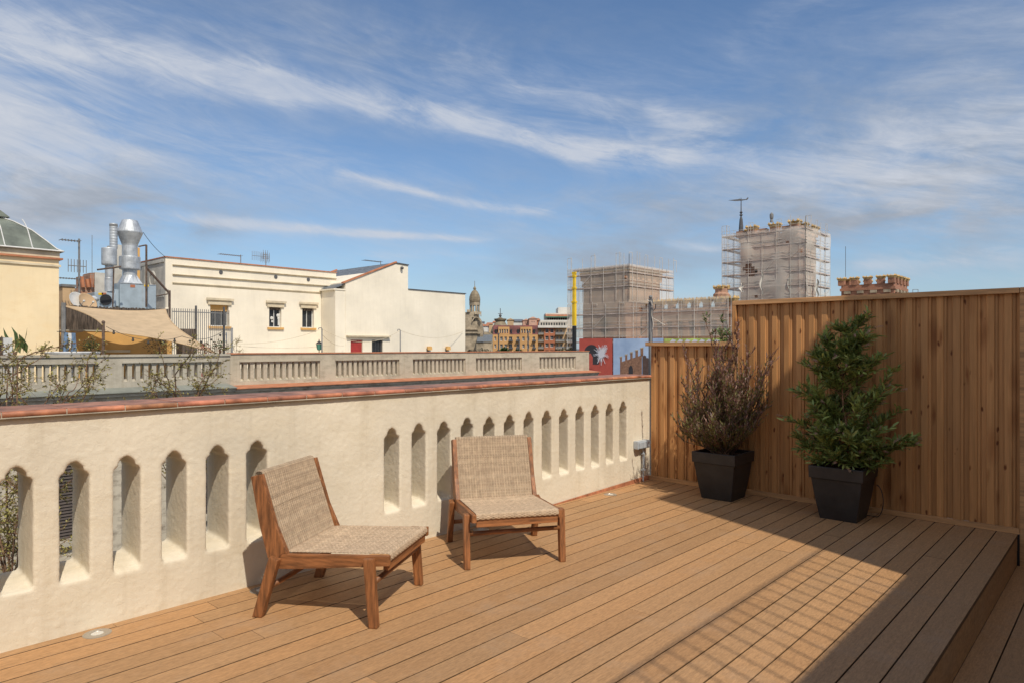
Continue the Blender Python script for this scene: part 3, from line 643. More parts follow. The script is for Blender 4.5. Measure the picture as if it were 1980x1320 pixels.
def planter(cx, cy, top, bot, H, label, name):
    t = thing(name, (cx, cy, 0), label, 'potted plant')
    m = MB(); a, b = top/2-.012, bot/2; prof = []
    def ring(z, h_): return [(cx-h_, cy-h_, z), (cx+h_, cy-h_, z), (cx+h_, cy+h_, z), (cx-h_, cy+h_, z)]
    zs = [(0, b), (H*.25, b+(a-b)*.36), (H*.5, b+(a-b)*.66), (H-.11, b+(a-b)*.93), (H-.10, a+.004)]
    vs = []; fs = []
    for z, q in zs: vs += ring(z, q)
    for i in range(len(zs)-1):
        for k in range(4): fs.append((i*4+k, i*4+(k+1) % 4, (i+1)*4+(k+1) % 4, (i+1)*4+k))
    fs.append((3, 2, 1, 0)); m.add(vs, fs); pot = m.build('pot', W['pot'], t, bevel=.006)
    m = MB(); vs = []; fs = []
    zs = [(H-.104, a-.006), (H-.104, a+.010), (H-.004, a+.014), (H, a+.011), (H, a-.012), (H-.03, a-.014)]
    for z, q in zs: vs += ring(z, q)
    for i in range(len(zs)-1):
        for k in range(4): fs.append((i*4+k, i*4+(k+1) % 4, (i+1)*4+(k+1) % 4, (i+1)*4+k))
    m.add(vs, fs); rm = m.build('rim', W['pot'], None, bevel=.003); rm.parent = pot; rm.matrix_parent_inverse = Matrix.Identity(4)
    m = MB(); n = 14; vs = []; fs = []; rs = random.Random(2); h_ = a-.014
    for i in range(n+1):
        for j in range(n+1): vs.append((cx-h_+2*h_*i/n, cy-h_+2*h_*j/n, H-.045+rs.uniform(0, .02)))
    for i in range(n):
        for j in range(n): fs.append((i*(n+1)+j, (i+1)*(n+1)+j, (i+1)*(n+1)+j+1, i*(n+1)+j+1))
    m.add(vs, fs); m.build('soil', W['soil'], t, fix=False)
    return t
# 1: purple-brown hop bush
t1 = planter(-3.065, 6.49, .45, .31, .465, 'purple-brown feathery shrub in an anthracite planter before the low fence', 'potted_shrub')
rs = random.Random(11); st = MB(); fo = MB(); base = Vector((-3.065, 6.49, .43))
NL = 0
for i in range(74):
    az_ = rs.uniform(0, 2*math.pi); lean = rs.uniform(.05, .85); ln = (1.16-.62*lean)*rs.uniform(.62, .99)
    d0 = Vector((math.cos(az_)*lean*1.1, math.sin(az_)*lean*.6, 1))
    if i > 44: az_ = rs.uniform(0, 6.28); d0 = Vector((math.cos(az_), math.sin(az_)*.6-.1, rs.uniform(.25, .9))); ln = rs.uniform(.28, .50)
    if i in (0, 1): d0 = Vector((.12+.08*i, 0, 1)); ln = 1.16
    if i == 2: d0 = Vector((-.82, -.1, .75)); ln = .78
    if i == 3: d0 = Vector((.46, -.1, 1)); ln = .98
    if i == 4: d0 = Vector((-.18, 0, 1)); ln = 1.0
    pts = grow(base+Vector((rs.uniform(-.09, .09), rs.uniform(-.08, .08), 0)), d0, ln, 9, rs, .07, .03)
    for p in pts: p.y = min(p.y, 6.80)
    st.tube(pts, [.006*(1-k/10)+.0012 for k in range(len(pts))], 4, (.8, .7, .6))
    brs = [(pts, 3)]
    for k in range(1, 10):
        for q in range(2 if k > 4 else 3):
            p = pts[min(k, len(pts)-1)]; d1 = Vector((rs.gauss(0, .5), rs.gauss(0, .4), .9)) + (d0.normalized()*.5)
            b_ = grow(p, d1, rs.uniform(.10, .24), 4, rs, .12, .05)
            st.tube(b_, .0013, 3, (.8, .65, .5), cap=False); brs.append((b_, 0))
    for pts_, s0 in brs:
        for k in range(s0, len(pts_)-1):
            n = 4 if s0 == 0 else 6
            for q in range(n):
                p = pts_[k].lerp(pts_[k+1], q/n); dd = (pts_[k+1]-pts_[k]).normalized()
                a_ = rs.uniform(0, 6.28); dv = (dd*1.35+Vector((math.cos(a_), math.sin(a_), rs.uniform(-.2, .3)))*.62)
                hgt = (p.z-.45)/1.2; g_ = rs.random() < (.75-.75*hgt)
                b_ = rs.uniform(.6, 1.25)
                col = (.24*b_, .23*b_, .075*b_) if g_ else (.30*b_, .16*b_, .125*b_)
                if rs.random() < .12: col = (.36*b_, .25*b_, .21*b_)
                if p.y < 6.82: leaf_batch(fo, p, dv, rs.uniform(.028, .052), rs.uniform(.007, .012), col, rs); NL += 1
st.build('stems', W['bark'], t1, fix=False); fo.build('foliage', W['leaf_brown'], t1, fix=False)
print('shrub1 leaves', NL)
# 2: green bottlebrush
t2 = planter(-1.92, 6.44, .445, .30, .465, 'green bottlebrush shrub with faded pink flower spikes in an anthracite planter', 'potted_shrub')
rs = random.Random(23); st = MB(); fo = MB(); fl = MB(); base = Vector((-1.90, 6.44, .43)); NL = 0
trunk = [base, base+Vector((.0, 0, .10)), base+Vector((.035, -.02, .22)), base+Vector((.02, -.01, .34)), base+Vector((-.02, 0, .52)), base+Vector((-.03, 0, .75)), base+Vector((-.02, 0, .98)), base+Vector((.0, 0, 1.22))]
st.tube(trunk, [.014, .013, .011, .010, .008, .006, .004, .002], 6, (1.5, 1.4, 1.2))
arms = []
for (tz, dx, dy, dz, ln) in ((.30, -.9, -.1, .35, .50), (.5, -.95, 0, .42, .48), (.62, .95, 0, .62, .50), (.32, .98, -.1, .16, .46), (.22, .9, -.2, .0, .42), (.16, -.9, -.1, .12, .34), (.75, .7, 0, .8, .45), (.75, -.7, 0, .75, .42), (.9, .5, 0, 1, .32), (.9, -.45, 0, 1, .30), (.25, .15, -.9, .15, .3), (.10, .8, -.4, -.05, .28), (.10, -.7, -.5, .0, .26), (.12, .1, -.9, .0, .26), (.15, .9, .1, .1, .28), (.15, -.9, .1, .2, .28), (.78, .95, 0, .62, .36), (.85, -.85, 0, .5, .30), (.65, .9, -.2, .3, .38), (.68, -.9, -.2, .3, .36), (.95, .7, 0, .8, .24)):
    arms.append((tz, Vector((dx, dy, dz)), ln))
for i in range(54):
    tz = rs.uniform(-.12, 1.19); tz = max(tz, .04); ln = (.46-.20*tz)*rs.uniform(.25, 1.15) if tz < 1.0 else rs.uniform(.06, .22); a_ = rs.uniform(0, 6.28)
    arms.append((tz, Vector((math.cos(a_), math.sin(a_)*.75-.1, rs.uniform(.05, .9))), ln))
for tz, d0, ln in arms:
    kk = min(tz/1.2*7, 6.99); i0 = int(kk); p0 = trunk[i0].lerp(trunk[i0+1], kk-i0)
    pts = grow(p0, d0, ln, 6, rs, .09, .05)
    for p in pts: p.y = min(p.y, 6.80)
    st.tube(pts, [.0045, .004, .0035, .003, .0025, .002, .0012], 4, (.9, .75, .55))
    subs = [pts[2:]]
    for k in range(2, 7):
        for q in range(2):
            subs.append(grow(pts[k], d0.normalized()+Vector((rs.gauss(0, .6), rs.gauss(0, .6), rs.gauss(.2, .4))), rs.uniform(.06, .15), 3, rs, .12, .04))
    for sp in subs:
        if len(sp) < 2: continue
        st.tube(sp, .0014, 3, (1.1, .6, .4), cap=False)
        for k in range(len(sp)-1):
            for q in range(4):
                p = sp[k].lerp(sp[k+1], q/4); dd = (sp[k+1]-sp[k]).normalized(); a_ = rs.uniform(0, 6.28)
                dv = dd*.9+Vector((math.cos(a_), math.sin(a_), rs.uniform(-.4, .5)))*.8; b_ = rs.uniform(.55, 1.35)
                col = (.29*b_, .37*b_, .10*b_) if rs.random() < .8 else (.40*b_, .45*b_, .13*b_)
                if p.y < 6.82: leaf_batch(fo, p, dv, rs.uniform(.045, .095), rs.uniform(.014, .024), col, rs); NL += 1
        if rs.random() < .13:
            e = sp[-1]; dd = (sp[-1]-sp[-2]).normalized(); L_ = rs.uniform(.045, .085)
            for q in range(70):
                f_ = q/70; a_ = rs.uniform(0, 6.28); pv = dd.orthogonal().normalized(); pv = Matrix.Rotation(a_, 3, dd) @ pv
                b_ = rs.uniform(.7, 1.2); s_ = e+dd*L_*f_
                col = (.62*b_, .40*b_, .33*b_) if f_ > .25 else (.50*b_, .28*b_, .18*b_)
                leaf_batch(fl, s_, pv+dd*.35, .014, .0026, col, rs)
st.build('branches', W['bark'], t2, fix=False); fo.build('foliage', W['leaf_green'], t2, fix=False); fl.build('flowers', W['leaf_green'], t2, fix=False)
print('shrub2 leaves', NL)
m = MB(); pts = [(-1.72+.02, 6.60, .30)]
for k in range(13):
    a_ = math.pi*.5-math.pi*k/12; pts.append((-1.70+.055*math.cos(a_), 6.62, .15+.14*math.sin(a_)))
m.tube(pts[1:]+[(-1.78, 6.62, .012)], .004, 6); tag(m.build('irrigation_hose', W['black'], smooth=True), 'thin black irrigation hose looping behind the bottlebrush planter', 'hose')

# plant behind the fence, on the other side
t3 = thing('tall_shrub', (-3.45, 7.5, -.4), 'green shrub with pinkish tips poking above the low fence from behind', 'shrub')
rs = random.Random(31); st = MB(); fo = MB()
for i in range(16):
    x0 = -3.43+rs.gauss(0, .045); d0 = Vector((rs.gauss(0, .16), rs.gauss(0, .12), 1)); ln = rs.uniform(.9, 1.42)
    pts = grow(Vector((x0, 7.5, .62)), d0, ln, 9, rs, .05, .03); st.tube([(-3.45, 7.5, -.4)]+pts, .004, 4, cap=False)
    for k in range(2, 9):
        sp = grow(pts[k], Vector((rs.gauss(0, .7), rs.gauss(0, .6), .7)), .12, 3, rs, .1)
        st.tube(sp, .0014, 3, cap=False)
        for q2 in range(3):
            for q in range(7):
                p = sp[q2].lerp(sp[q2+1], q/7); a_ = rs.uniform(0, 6.28); b_ = rs.uniform(.6, 1.3)
                col = (.18*b_, .25*b_, .08*b_) if rs.random() < .88 else (.55*b_, .30*b_, .2*b_)
                leaf_batch(fo, p, Vector((math.cos(a_), math.sin(a_), rs.uniform(0, 1.3))), rs.uniform(.045, .08), .014, col, rs)
st.build('stems', W['bark'], t3, fix=False); fo.build('foliage', W['leaf_green'], t3, fix=False)
# post with rope and hook behind the low fence
x, y_, z_ = ony(1258, 578, 7.05)
t = thing('clothesline_post', (x, 7.05, -.45), 'grey metal post with ball cap and a knotted white rope behind the low fence', 'post')
m = MB(); m.tube([(x, 7.05, -.45), (x, 7.05, z_)], .024, 14); m.build('pole', W['dark_metal'], t, smooth=True)
m = MB(); m.sphere((x, 7.05, z_+.02), .021, 12); m.build('ball_cap', W['grey_metal'], t, smooth=True)
m = MB(); m.tube([(x+.02, 7.03, z_-.10), (x+.05, 7.03, z_-.14), (x+.075, 7.03, z_-.12), (x+.08, 7.03, z_-.07)], .006, 6); m.build('hook', W['dark_metal'], t)
m = MB(); m.tube([(x-.025, 7.02, z_-.01), (x, 7.015, z_-.03), (x+.027, 7.02, z_-.03), (x+.035, 7.03, z_-.08), (x+.06, 7.03, z_-.06), (x+.11, 7.03, z_+.01)], .0045, 5)
m.tube([(x+.03, 7.03, z_-.08), (x+.028, 7.03, z_-.20), (x+.05, 7.03, z_-.30), (x+.04, 7.03, z_-.36)], .004, 5); m.tube([(x+.03, 7.03, z_-.22), (x+.16, 7.1, z_-.31)], .004, 5); m.build('rope', W['rope'], t)

# ------------------------------------------------------------------ neighbouring roof terrace across the courtyard
XN = -19.3
nb = thing('terrace_building', (-25, 8, -18), 'cream neighbouring building across the courtyard with dark louvred windows below a stained cornice', 'building')
yE = yx(1160, -18.75)
m = MB(); hl = []
for k in range(9):
    yy = -6+k*3.4; hl += [(yy, yy+1.5, -3.1, -.9), (yy, yy+1.5, -6.9, -4.3)]
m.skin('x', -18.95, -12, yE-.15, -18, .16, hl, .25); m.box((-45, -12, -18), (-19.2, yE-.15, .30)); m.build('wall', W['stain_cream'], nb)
for hh in hl:
    m = MB(); z = hh[2]+.02
    m.box((-19.08, hh[0], hh[2]), (-19.05, hh[1], hh[3]))
    while z < hh[3]-.05: m.prism([(-19.05, z), (-19.015, z), (-19.05, z+.06)], 'y', hh[0]+.02, hh[1]-.02); z += .075
    sh = m.build('louvred_shutter', W['shutter'], nb)
    m = MB(); m.box((-18.93, hh[0]-.12, hh[2]-.14), (-18.80, hh[1]+.12, hh[2]-.02)); m.build('window_sill', W['cement'], sh)
m = MB()
yS = yx(452, -18.9)
for (x0, z0, z1, ya, yb) in ((-18.80, .24, .325, yS, yE), (-18.86, .12, .24, yS, yE), (-18.74, .27, .36, -12, yS-.01), (-18.84, .12, .27, -12, yS-.01)): m.box((x0, ya, z0), (-18.96, yb, z1))
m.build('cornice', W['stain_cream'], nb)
m = MB(); m.prism([(-18.72, .3255), (-19.5, .3255), (-19.5, .42), (-18.72, .35)], 'y', yS, yE+.05); m.build('cornice_tiles', W['tile_matt'], nb)
m = MB(); m.prism([(-18.66, .3615), (-19.5, .3615), (-19.5, .50), (-18.66, .378)], 'y', -12, yS-.005); m.build('zinc_flashing', W['zinc'], nb)

def balustrade(ya, yb, groups, z0, z1, zs0, zs1, wallm, label, cap=None):
    t = thing('balustrade', (XN, (ya+yb)/2, z0), label, 'balustrade'); th = .24
    m = MB(); m.box((XN-th, ya, z0), (XN, yb, zs0)); m.box((XN-th, ya, zs1), (XN, yb, z1))
    cur = ya
    for (ga, gb, n) in groups:
        m.box((XN-th, cur, zs0), (XN, ga, zs1)); cur = gb
        p = (gb-ga)/n; sw = p*.46
        rc = XN-.045      # recessed panel with baluster bars
        for k in range(n+1):
            a = ga if k == 0 else ga+k*p-(p-sw)/2-0.0; b = gb if k == n else ga+k*p+(p-sw)/2
            a = ga if k == 0 else a
            m.box((XN-th+.04, a, zs0+.001), (rc, b, zs1-.001))
        for k in range(n):
            a = ga+k*p+(p-sw)/2; b = a+sw; c_ = (a+b)/2
            m.prism([(a, zs1-.12), (a+.001, zs1-.12), (c_, zs1-.03), (b-.001, zs1-.12), (b, zs1-.12), (b, zs1-.0015), (a, zs1-.0015)], 'x', XN-th+.04, rc)
            m.prism([(rc, zs0+.002), (rc, zs0+.01), (rc-.09, zs0+.07), (XN-th+.04, zs0+.07), (XN-th+.04, zs0+.002)], 'y', a, b)
        m.box((XN-.0455, ga, zs1-.045), (XN+.018, gb, zs1+.0))
    m.box((XN-th, cur, zs0), (XN, yb, zs1))
    m.build('wall', wallm, t)
    m = MB()
    if cap: m.box((XN-th-.03, ya+.01, z1+.001), (XN+.03, yb+.01, z1+.035))
    else: m.box((XN-th-.03, ya, z1+.001), (XN+.035, yb, z1+.06))
    m.build('coping', cap or wallm, t); return t
yq = yx(445, XN)
grpL = [(yx(236, XN), yx(428, XN), 13), (yx(-15, XN), yx(190, XN), 14)]; grpL.sort()
wl = grpL[0][1]-grpL[0][0]; ex = (grpL[0][0]-wl-.75, grpL[0][0]-.75, 14)
balustrade(-12, yq-.004, [ex]+grpL, .21, 1.255, zx(330, 735, XN), zx(330, 697, XN), W['cement'], 'grey cement balustrade at the left with slots partly hidden by budding branches')
grpR = [(yx(a, XN), yx(b, XN), n) for a, b, n in ((463, 619, 13), (648.5, 772, 13), (798, 900, 13), (920, 1009, 12), (1043, 1113, 10))]
balustrade(yq, yx(1139, XN), grpR, .286, 1.30, zx(700, 728, XN), zx(700, 693, XN), W['cement_warm'], 'long beige balustrade with thin reddish coping running towards the castle', W['tile_matt'])

# ------------------------------------------------------------------ windows helper
def window(parent, ax, P, u0, u1, z0, z1, depth=.12, mull=1, frame='white_metal', fw=.05, bars=0, name='window'):
    def B(m, ua, ub, za, zb, da, db):
        if ax == 'x': m.box((P-da, ua, za), (P-db, ub, zb))
        else: m.box((ua, P+da, za), (ub, P+db, zb))
    m = MB(); B(m, u0+.002, u1-.002, z0+.002, z0+fw, depth-.03, depth+.02); B(m, u0+.002, u1-.002, z1-fw, z1-.002, depth-.03, depth+.02)
    B(m, u0+.002, u0+fw, z0+fw, z1-fw, depth-.03, depth+.02); B(m, u1-fw, u1-.002, z0+fw, z1-fw, depth-.03, depth+.02)
    for k in range(mull):
        c = u0+(u1-u0)*(k+1)/(mull+1); B(m, c-fw*.4, c+fw*.4, z0+fw, z1-fw, depth-.025, depth+.02)
    o = m.build(name, W[frame], parent)
    m = MB(); B(m, u0+.002, u1-.002, z0+.002, z1-.002, depth+.025, depth+.045); m.build('pane', W['glass'], o)
    if bars:
        m = MB()
        for k in range(bars): c = u0+(u1-u0)*(k+.5)/bars; B(m, c-.012, c+.012, z0+.02, z1-.02, .02, .045)
        m.build('window_bars', W['dark_metal'], o)
    return o

# ------------------------------------------------------------------ white building with three windows
XW = -38
wb = thing('white_house', (XW-3, 19, .3), 'long cream house with three small windows and mouldings under its flat parapet', 'house')
ya, yb = yx(320, XW), yx(650, XW); zt = zx(318, 498, XW)+.02
WIN = [(405, 443, 590, 631), (519, 545, 594.5, 633), (583, 608, 596.5, 634)]
hl = []
for a, b, c, d_ in WIN:
    mid = (a+b)/2; hl.append((yx(a+1.5, XW), yx(b-1.0, XW), zx(mid, d_, XW), zx(mid, c, XW)))
m = MB(); m.skin('x', XW, ya, yb, .2, zt, hl, .3); m.box((XW-6, ya+.002, .2), (XW-.301, yb-.002, zt-.02)); m.build('wall', W['cream_wall'], wb)
m = MB(); m.box((XW-6, ya-.02, .2), (XW-.02, ya, zt-.015)); m.build('side_wall', W['pale_wall'], wb)
m = MB(); m.box((XW-6.03, ya-.04, zt+.001), (XW+.06, yb+.02, zt+.05)); m.build('coping', W['tile_matt'], wb)
m = MB()
for py, hgt, pr in ((511.5, .09, .10), (530, .09, .11), (546, .13, .07)):
    z = zx(330, py, XW); a = ya+.35; m.prism([(XW+.001, z-hgt), (XW+pr, z-hgt*.2), (XW+pr, z), (XW+.001, z+.02)], 'y', a, yb-.01)
m.build('moulding', W['cream_trim'], wb)
for a in (427, 533, 596): yy = yx(a, XW); z = zx(a, 527+(a-427)*.083, XW); m = MB(); m.tube([(XW+.03, yy, z), (XW-.05, yy, z)], .11, 10); m.build('vent', W['dark_metal'], wb)
for k, hh in enumerate(hl):
    o = window(wb, 'x', XW, *hh, depth=.2, mull=1 if k else 2, fw=.05)
    m = MB(); m.box((XW+.001, hh[0]-.12, hh[2]-.13), (XW+.10, hh[1]+.12, hh[2]-.005)); m.build('window_sill', W['ochre_wall'], o)
    m = MB(); m.box((XW+.001, hh[0]-.14, hh[3]+.005), (XW+.09, hh[1]+.14, hh[3]+.34)); m.box((XW+.0905, hh[0]-.25, hh[3]+.25), (XW+.17, hh[1]+.25, hh[3]+.37)); m.build('lintel', W['cream_trim'], o)
    m = MB(); m.box((XW-.17, hh[0]+.03, hh[3]-.16 if k else hh[3]-.34), (XW-.13, hh[1]-.03, hh[3]-.004)); m.build('roller_blind', W['reed'] if k else W['ochre_wall'], o)
h1 = hl[1]; m = MB()
for (dy, dz, r_) in ((.25, .55, .10), (.28, .35, .07), (.66, .72, .11), (.68, .55, .07)): m = MB(); m.lathe([(r_, 0), (r_*.6, .012)], (0, 0, 0), 10, M=Matrix.Translation((XW-.165, h1[0]+dy, h1[2]+dz)) @ Matrix.Rotation(R(90), 4, 'Y')); m.build('window_ornament', W['white_cloth'], wb)
m = MB(); m.box((XW-.168, h1[0]+.64, h1[2]+.12), (XW-.158, h1[0]+.71, h1[2]+.5)); m.build('window_ornament', W['white_cloth'], wb)
# side-wall relief
m = MB(); ry = ya-.022
m.lathe([(.02, .01), (.30, .02), (.34, .06), (.40, .06), (.46, 0)], (0, 0, 0), 20, M=Matrix.Translation((XW-1.7, ry, zt-1.05)) @ Matrix.Rotation(R(90), 4, 'X'))
m.box((XW-5.9, ry-.06, zt-.25), (XW-.1, ry-.001, zt-.12)); m.box((XW-5.9, ry-.06, zt-2.1), (XW-.1, ry-.001, zt-1.95))
m.box((XW-3.0, ry-.09, zt-1.9), (XW-2.6, ry-.001, zt-.3)); m.build('plaster_relief', W['pale_wall'], wb)
dpY = yx(646.5, XW); m = MB(); m.tube([(XW+.09, dpY, zx(646, 548, XW)), (XW+.09, dpY, .3)], .06, 8); m.box((XW+.01, dpY-.14, zx(646, 556, XW)), (XW+.2, dpY+.14, zx(646, 549, XW))); m.build('downpipe', W['cream_trim'], wb)

# ------------------------------------------------------------------ gabled building
XG = -36.4
gb_ = thing('gabled_house', (XG-3, 30, .3), 'blank cream gabled house with slate roof, small red shutter and barred window', 'house')
y0g, y1g, y2g = yx(668, XG), yx(789, XG), yx(899.5, XG)
zA, zB, zC = zx(668, 546, XG), zx(766, 510, XG), zx(789, 514, XG); zD = zx(789, 560, XG)
yP = yx(766, XG)
rd = [yx(678, XG), yx(701, XG), .2, zx(690, 657, XG)]; bw = [yx(719, XG), yx(740, XG), zx(730, 684, XG), zx(730, 657.5, XG)]
zr = 2.4
m = MB(); m.skin('x', XG, y0g, y2g, .2, zr, [tuple(rd), (bw[0], bw[1], bw[2], bw[3])], .25); m.box((XG-7, y0g+.002, .2), (XG-.251, y2g-.002, zr-.002))
m.box((XG-7, y2g-2, -18), (XG-.01, y2g-.01, .2))
m.prism([(y0g, zr), (y1g, zr), (y1g, zC), (yP, zB), (y0g, zA)], 'x', XG-7, XG); m.box((XG-7, y1g, zr), (XG, y2g, zD)); m.build('wall', W['cream_wall'], gb_)
m = MB(); m.box((XG-7, y1g+.001, zD+.001), (XG+.06, y2g+.06, zD+.05)); m.prism([(yP, zB+.01), (y1g+.03, zC+.01), (y1g+.03, zC+.07), (yP, zB+.07)], 'x', XG-7, XG+.07); m.build('coping', W['dark_metal'], gb_)
m = MB(); yl = yx(650, XG-.2)
m.prism([(y0g-.7, zA-.42), (yP, zB+.005), (yP, zB+.06), (y0g-.7, zA-.36)], 'x', XG-7, XG-.1); ro = m.build('roof', W['slate'], gb_)
m = MB(); m.prism([(y0g-.2, zA-.09), (yP, zB+.061), (yP, zB+.15), (y0g-.2, zA+.0)], 'x', XG-.16, XG+.08); m.build('ridge_tiles', W['tile_matt'], ro)
m = MB(); m.prism([(y0g-.7, zA-.35), (yP, zB+.066), (yP, zB+.16), (y0g-.7, zA-.27)], 'x', XG-7.1, XG-6.9); m.build('ridge_tiles', W['tile_matt'], ro)
m = MB(); m.box((XG-1.55, y0g-.72, .2), (XG-.02, y0g-.001, zA-.44)); m.box((XG-1.6, y0g-.85, zA-.52), (XG+.02, y0g-.002, zA-.43)); m.build('return_wall', W['cream_wall'], gb_)
m = MB(); m.box((XG-.12, rd[0]+.01, .2), (XG-.08, rd[1]-.01, rd[3]-.01))
for k in range(9): m.box((XG-.0795, rd[0]+.03, .3+k*.17), (XG-.07, rd[1]-.03, .42+k*.17))
m.build('red_shutter', W['red_door'], gb_)
window(gb_, 'x', XG, *bw, depth=.18, mull=0, frame='dark_metal', bars=7)
m = MB(); zl = zx(700, 651, XG); m.box((XG+.001, yx(669, XG), zl-.02), (XG+.22, yx(752, XG), zl+.07)); m.build('door_canopy', W['cream_trim'], gb_)
yc = yx(775, XG); zc = zx(775, 519, XG)
t = thing('security_camera', (XG, yc, zc), 'small dark camera high on the cream gable', 'camera'); m = MB(); m.sphere((XG+.14, yc, zc), .11, 8); m.build('lens_housing', W['dark_metal'], t); m = MB(); m.box((XG+.002, yc-.06, zc+.02), (XG+.12, yc+.06, zc+.12)); m.build('bracket', W['white_metal'], t)
for px, lb in ((827, 'small tan floodlight low on the blank cream wall, the left one'), (863, 'small tan floodlight low on the blank cream wall, nearer its right end')):
    yy = yx(px, XG); z = zx(px, 673, XG); t = thing('floodlight', (XG, yy, z), lb, 'floodlight', 'floodlights on the cream wall')
    m = MB(); m.add([(XG+.10, yy-.16, z-.04), (XG+.10, yy+.16, z-.04), (XG+.26, yy+.2, z-.12), (XG+.26, yy-.2, z-.12), (XG+.10, yy-.16, z+.14), (XG+.10, yy+.16, z+.14), (XG+.22, yy+.2, z+.12), (XG+.22, yy-.2, z+.12)], [(0, 1, 2, 3), (4, 7, 6, 5), (0, 4, 5, 1), (1, 5, 6, 2), (2, 6, 7, 3), (3, 7, 4, 0)]); m.build('lamp_head', W['ochre_wall'], t)
    m = MB(); m.box((XG+.002, yy-.04, z-.2), (XG+.11, yy+.04, z+.02)); m.build('bracket', W['rust_metal'], t)

# ------------------------------------------------------------------ things on the terraces: poles, lines, lantern, antennas
def pole(px, ytop, X, label, z0=.3, r=.035, name='clothesline_pole', hook=True):
    x, y, z = onx(px, ytop, X); t = thing(name, (x, y, z0), label, 'pole', 'poles on the neighbouring terrace')
    m = MB(); m.tube([(x, y, z0), (x, y, z)], r, 8); m.build('post', W['grey_metal'], t, smooth=True)
    if hook: m = MB(); m.tube([(x, y, z), (x, y-.05, z+.06), (x, y-.18, z+.05), (x, y-.22, z-.03)], r*.7, 6); m.build('curved_tip', W['grey_metal'], t)
    return Vector((x, y, z))
pA = pole(622.5, 636, -33, 'grey pole left of the downpipe in front of the white house')
pB = pole(774, 639, -33, 'grey pole in front of the blank cream gable wall')
m = MB()
def sagline(m, a, b, s_, r=.012, n=14):
    m.tube([Vector(a).lerp(Vector(b), k/n)-Vector((0, 0, s_*4*(k/n)*(1-k/n))) for k in range(n+1)], r, 4, cap=False)
L1 = Vector(onx(895, 641, -36.3)); L0 = Vector(onx(452, 664, -32))
sagline(m, L0, pA, .25); sagline(m, L0+Vector((0, 0, -.1)), Vector(onx(640, 668, -34)), .12); sagline(m, pA, pB, .7); sagline(m, pB, L1, .45); sagline(m, pA+Vector((0, 0, -.3)), Vector(onx(665, 668, -36.2)), .2)
tag(m.build('clothesline', W['cream_trim'], fix=False), 'thin sagging washing lines strung across the cream walls', 'clothesline')
x, y, z = onx(617, 668, -33.5); t = thing('wall_lantern', (x, y, .3), 'small dark green lantern standing beside the grey pole before the white house', 'lantern')
m = MB(); m.lathe([(.05, z-.25), (.11, z-.22), (.16, z+.08), (.15, z+.09)], (x, y, 0), 6); m.build('lamp_glass', W['green_awning'], t)
m = MB(); m.lathe([(.2, z+.1), (.03, z+.25), (.015, z+.36)], (x, y, 0), 6); m.tube([(x, y, z-.25), (x, y, .3)], .025, 6); m.build('lamp_frame', W['black'], t)
def antenna(px, ybase, ytop, X, label, elems, tilt=0, r=.028):
    x, y, z = onx(px, ytop, X); zb = zx(px, ybase, X); t = thing('antenna', (x, y, zb), label, 'antenna', 'antennas on the roofs')
    m = MB(); m.tube([(x, y, zb), (x, y, z)], r, 6); m.build('mast', W['grey_metal'], t)
    m = MB(); sc = -X/FPX*1.0
    for (pyy, dx0, dx1, kind) in elems:
        zz = zx(px, pyy, X); k = abs(X)/.86/FPX*1.15
        m.tube([(x, y+dx0*k, zz), (x, y+dx1*k, zz)], r*.6, 4)
        n = max(2, int(abs(dx1-dx0)/3))
        for i in range(n+1):
            yy = y+(dx0+(dx1-dx0)*i/n)*k
            if kind == 'v': m.tube([(x, yy, zz-.28), (x, yy, zz+.28)], r*.4, 4)
            else: m.tube([(x-.28, yy, zz), (x+.28, yy, zz)], r*.4, 4)
    m.build('elements', W['grey_metal'], t); return t
antenna(465.5, 510, 493, -40, 'yagi antenna above the left part of the white house parapet', [(495.5, -32, 0, 'h')])
antenna(514, 514, 489, -40, 'branched antenna above the middle of the white house parapet', [(497, -22, 6, 'v'), (500, -8, 5, 'v'), (493, -4, 3, 'v')])
antenna(736, 512, 505, -41, 'low antenna behind the slate roof', [(507, -36, 0, 'h')])
antenna(153, 578, 462, -34, 'tall antenna mast between the yellow building and the ducts', [(467, -20, 0, 'h'), (515, -12, 8, 'v'), (540, -28, 0, 'h')], r=.04)
antenna(178, 560, 455, -36, 'thin whip aerial beside the tall antenna mast', [], r=.012)

# ------------------------------------------------------------------ yellow building with panelled roof
XY = -27.0
yl_ = thing('yellow_building', (XY-4, 0, .3), 'yellow rendered building at the left edge under a curved panelled green-grey roof', 'building')
yY = yx(114, XY); zY = zx(113, 503, XY)
m = MB(); m.box((XY-9, -12, .2), (XY, yY, zY)); m.build('wall', W['yellow_wall'], yl_)
m = MB(); m.box((XY-9, -12, zY+.001), (XY+.10, yY+.10, zY+.06)); m.build('cornice_tiles', W['tile_matt'], yl_)
m = MB(); m.box((XY-9, -12, zY+.061), (XY+.02, yY+.02, zY+.26)); m.box((XY+.001, -12, zY-.24), (XY+.05, yY+.05, zY-.17)); m.build('cornice', W['cream_trim'], yl_)
prof = [(-.12, zY+.262), (0.05, zY+.36), (.28, zY+.62), (.62, zY+.98), (1.05, zY+1.28), (1.35, zY+1.42)]
m = MB(); vs = []; fs = []
for i, (k, z) in enumerate(prof): vs += [(XY-k, -12, z), (XY-k, yY-k, z), (XY-9+k, yY-k, z)]
for i in range(len(prof)-1): fs += [(3*i, 3*i+1, 3*i+4, 3*i+3), (3*i+1, 3*i+2, 3*i+5, 3*i+4)]
n0 = len(prof)*3-3; vs += [(XY-9, -12, prof[-1][1])]; m.add(vs, fs+[(n0, n0+1, n0+2, len(vs)-1)])
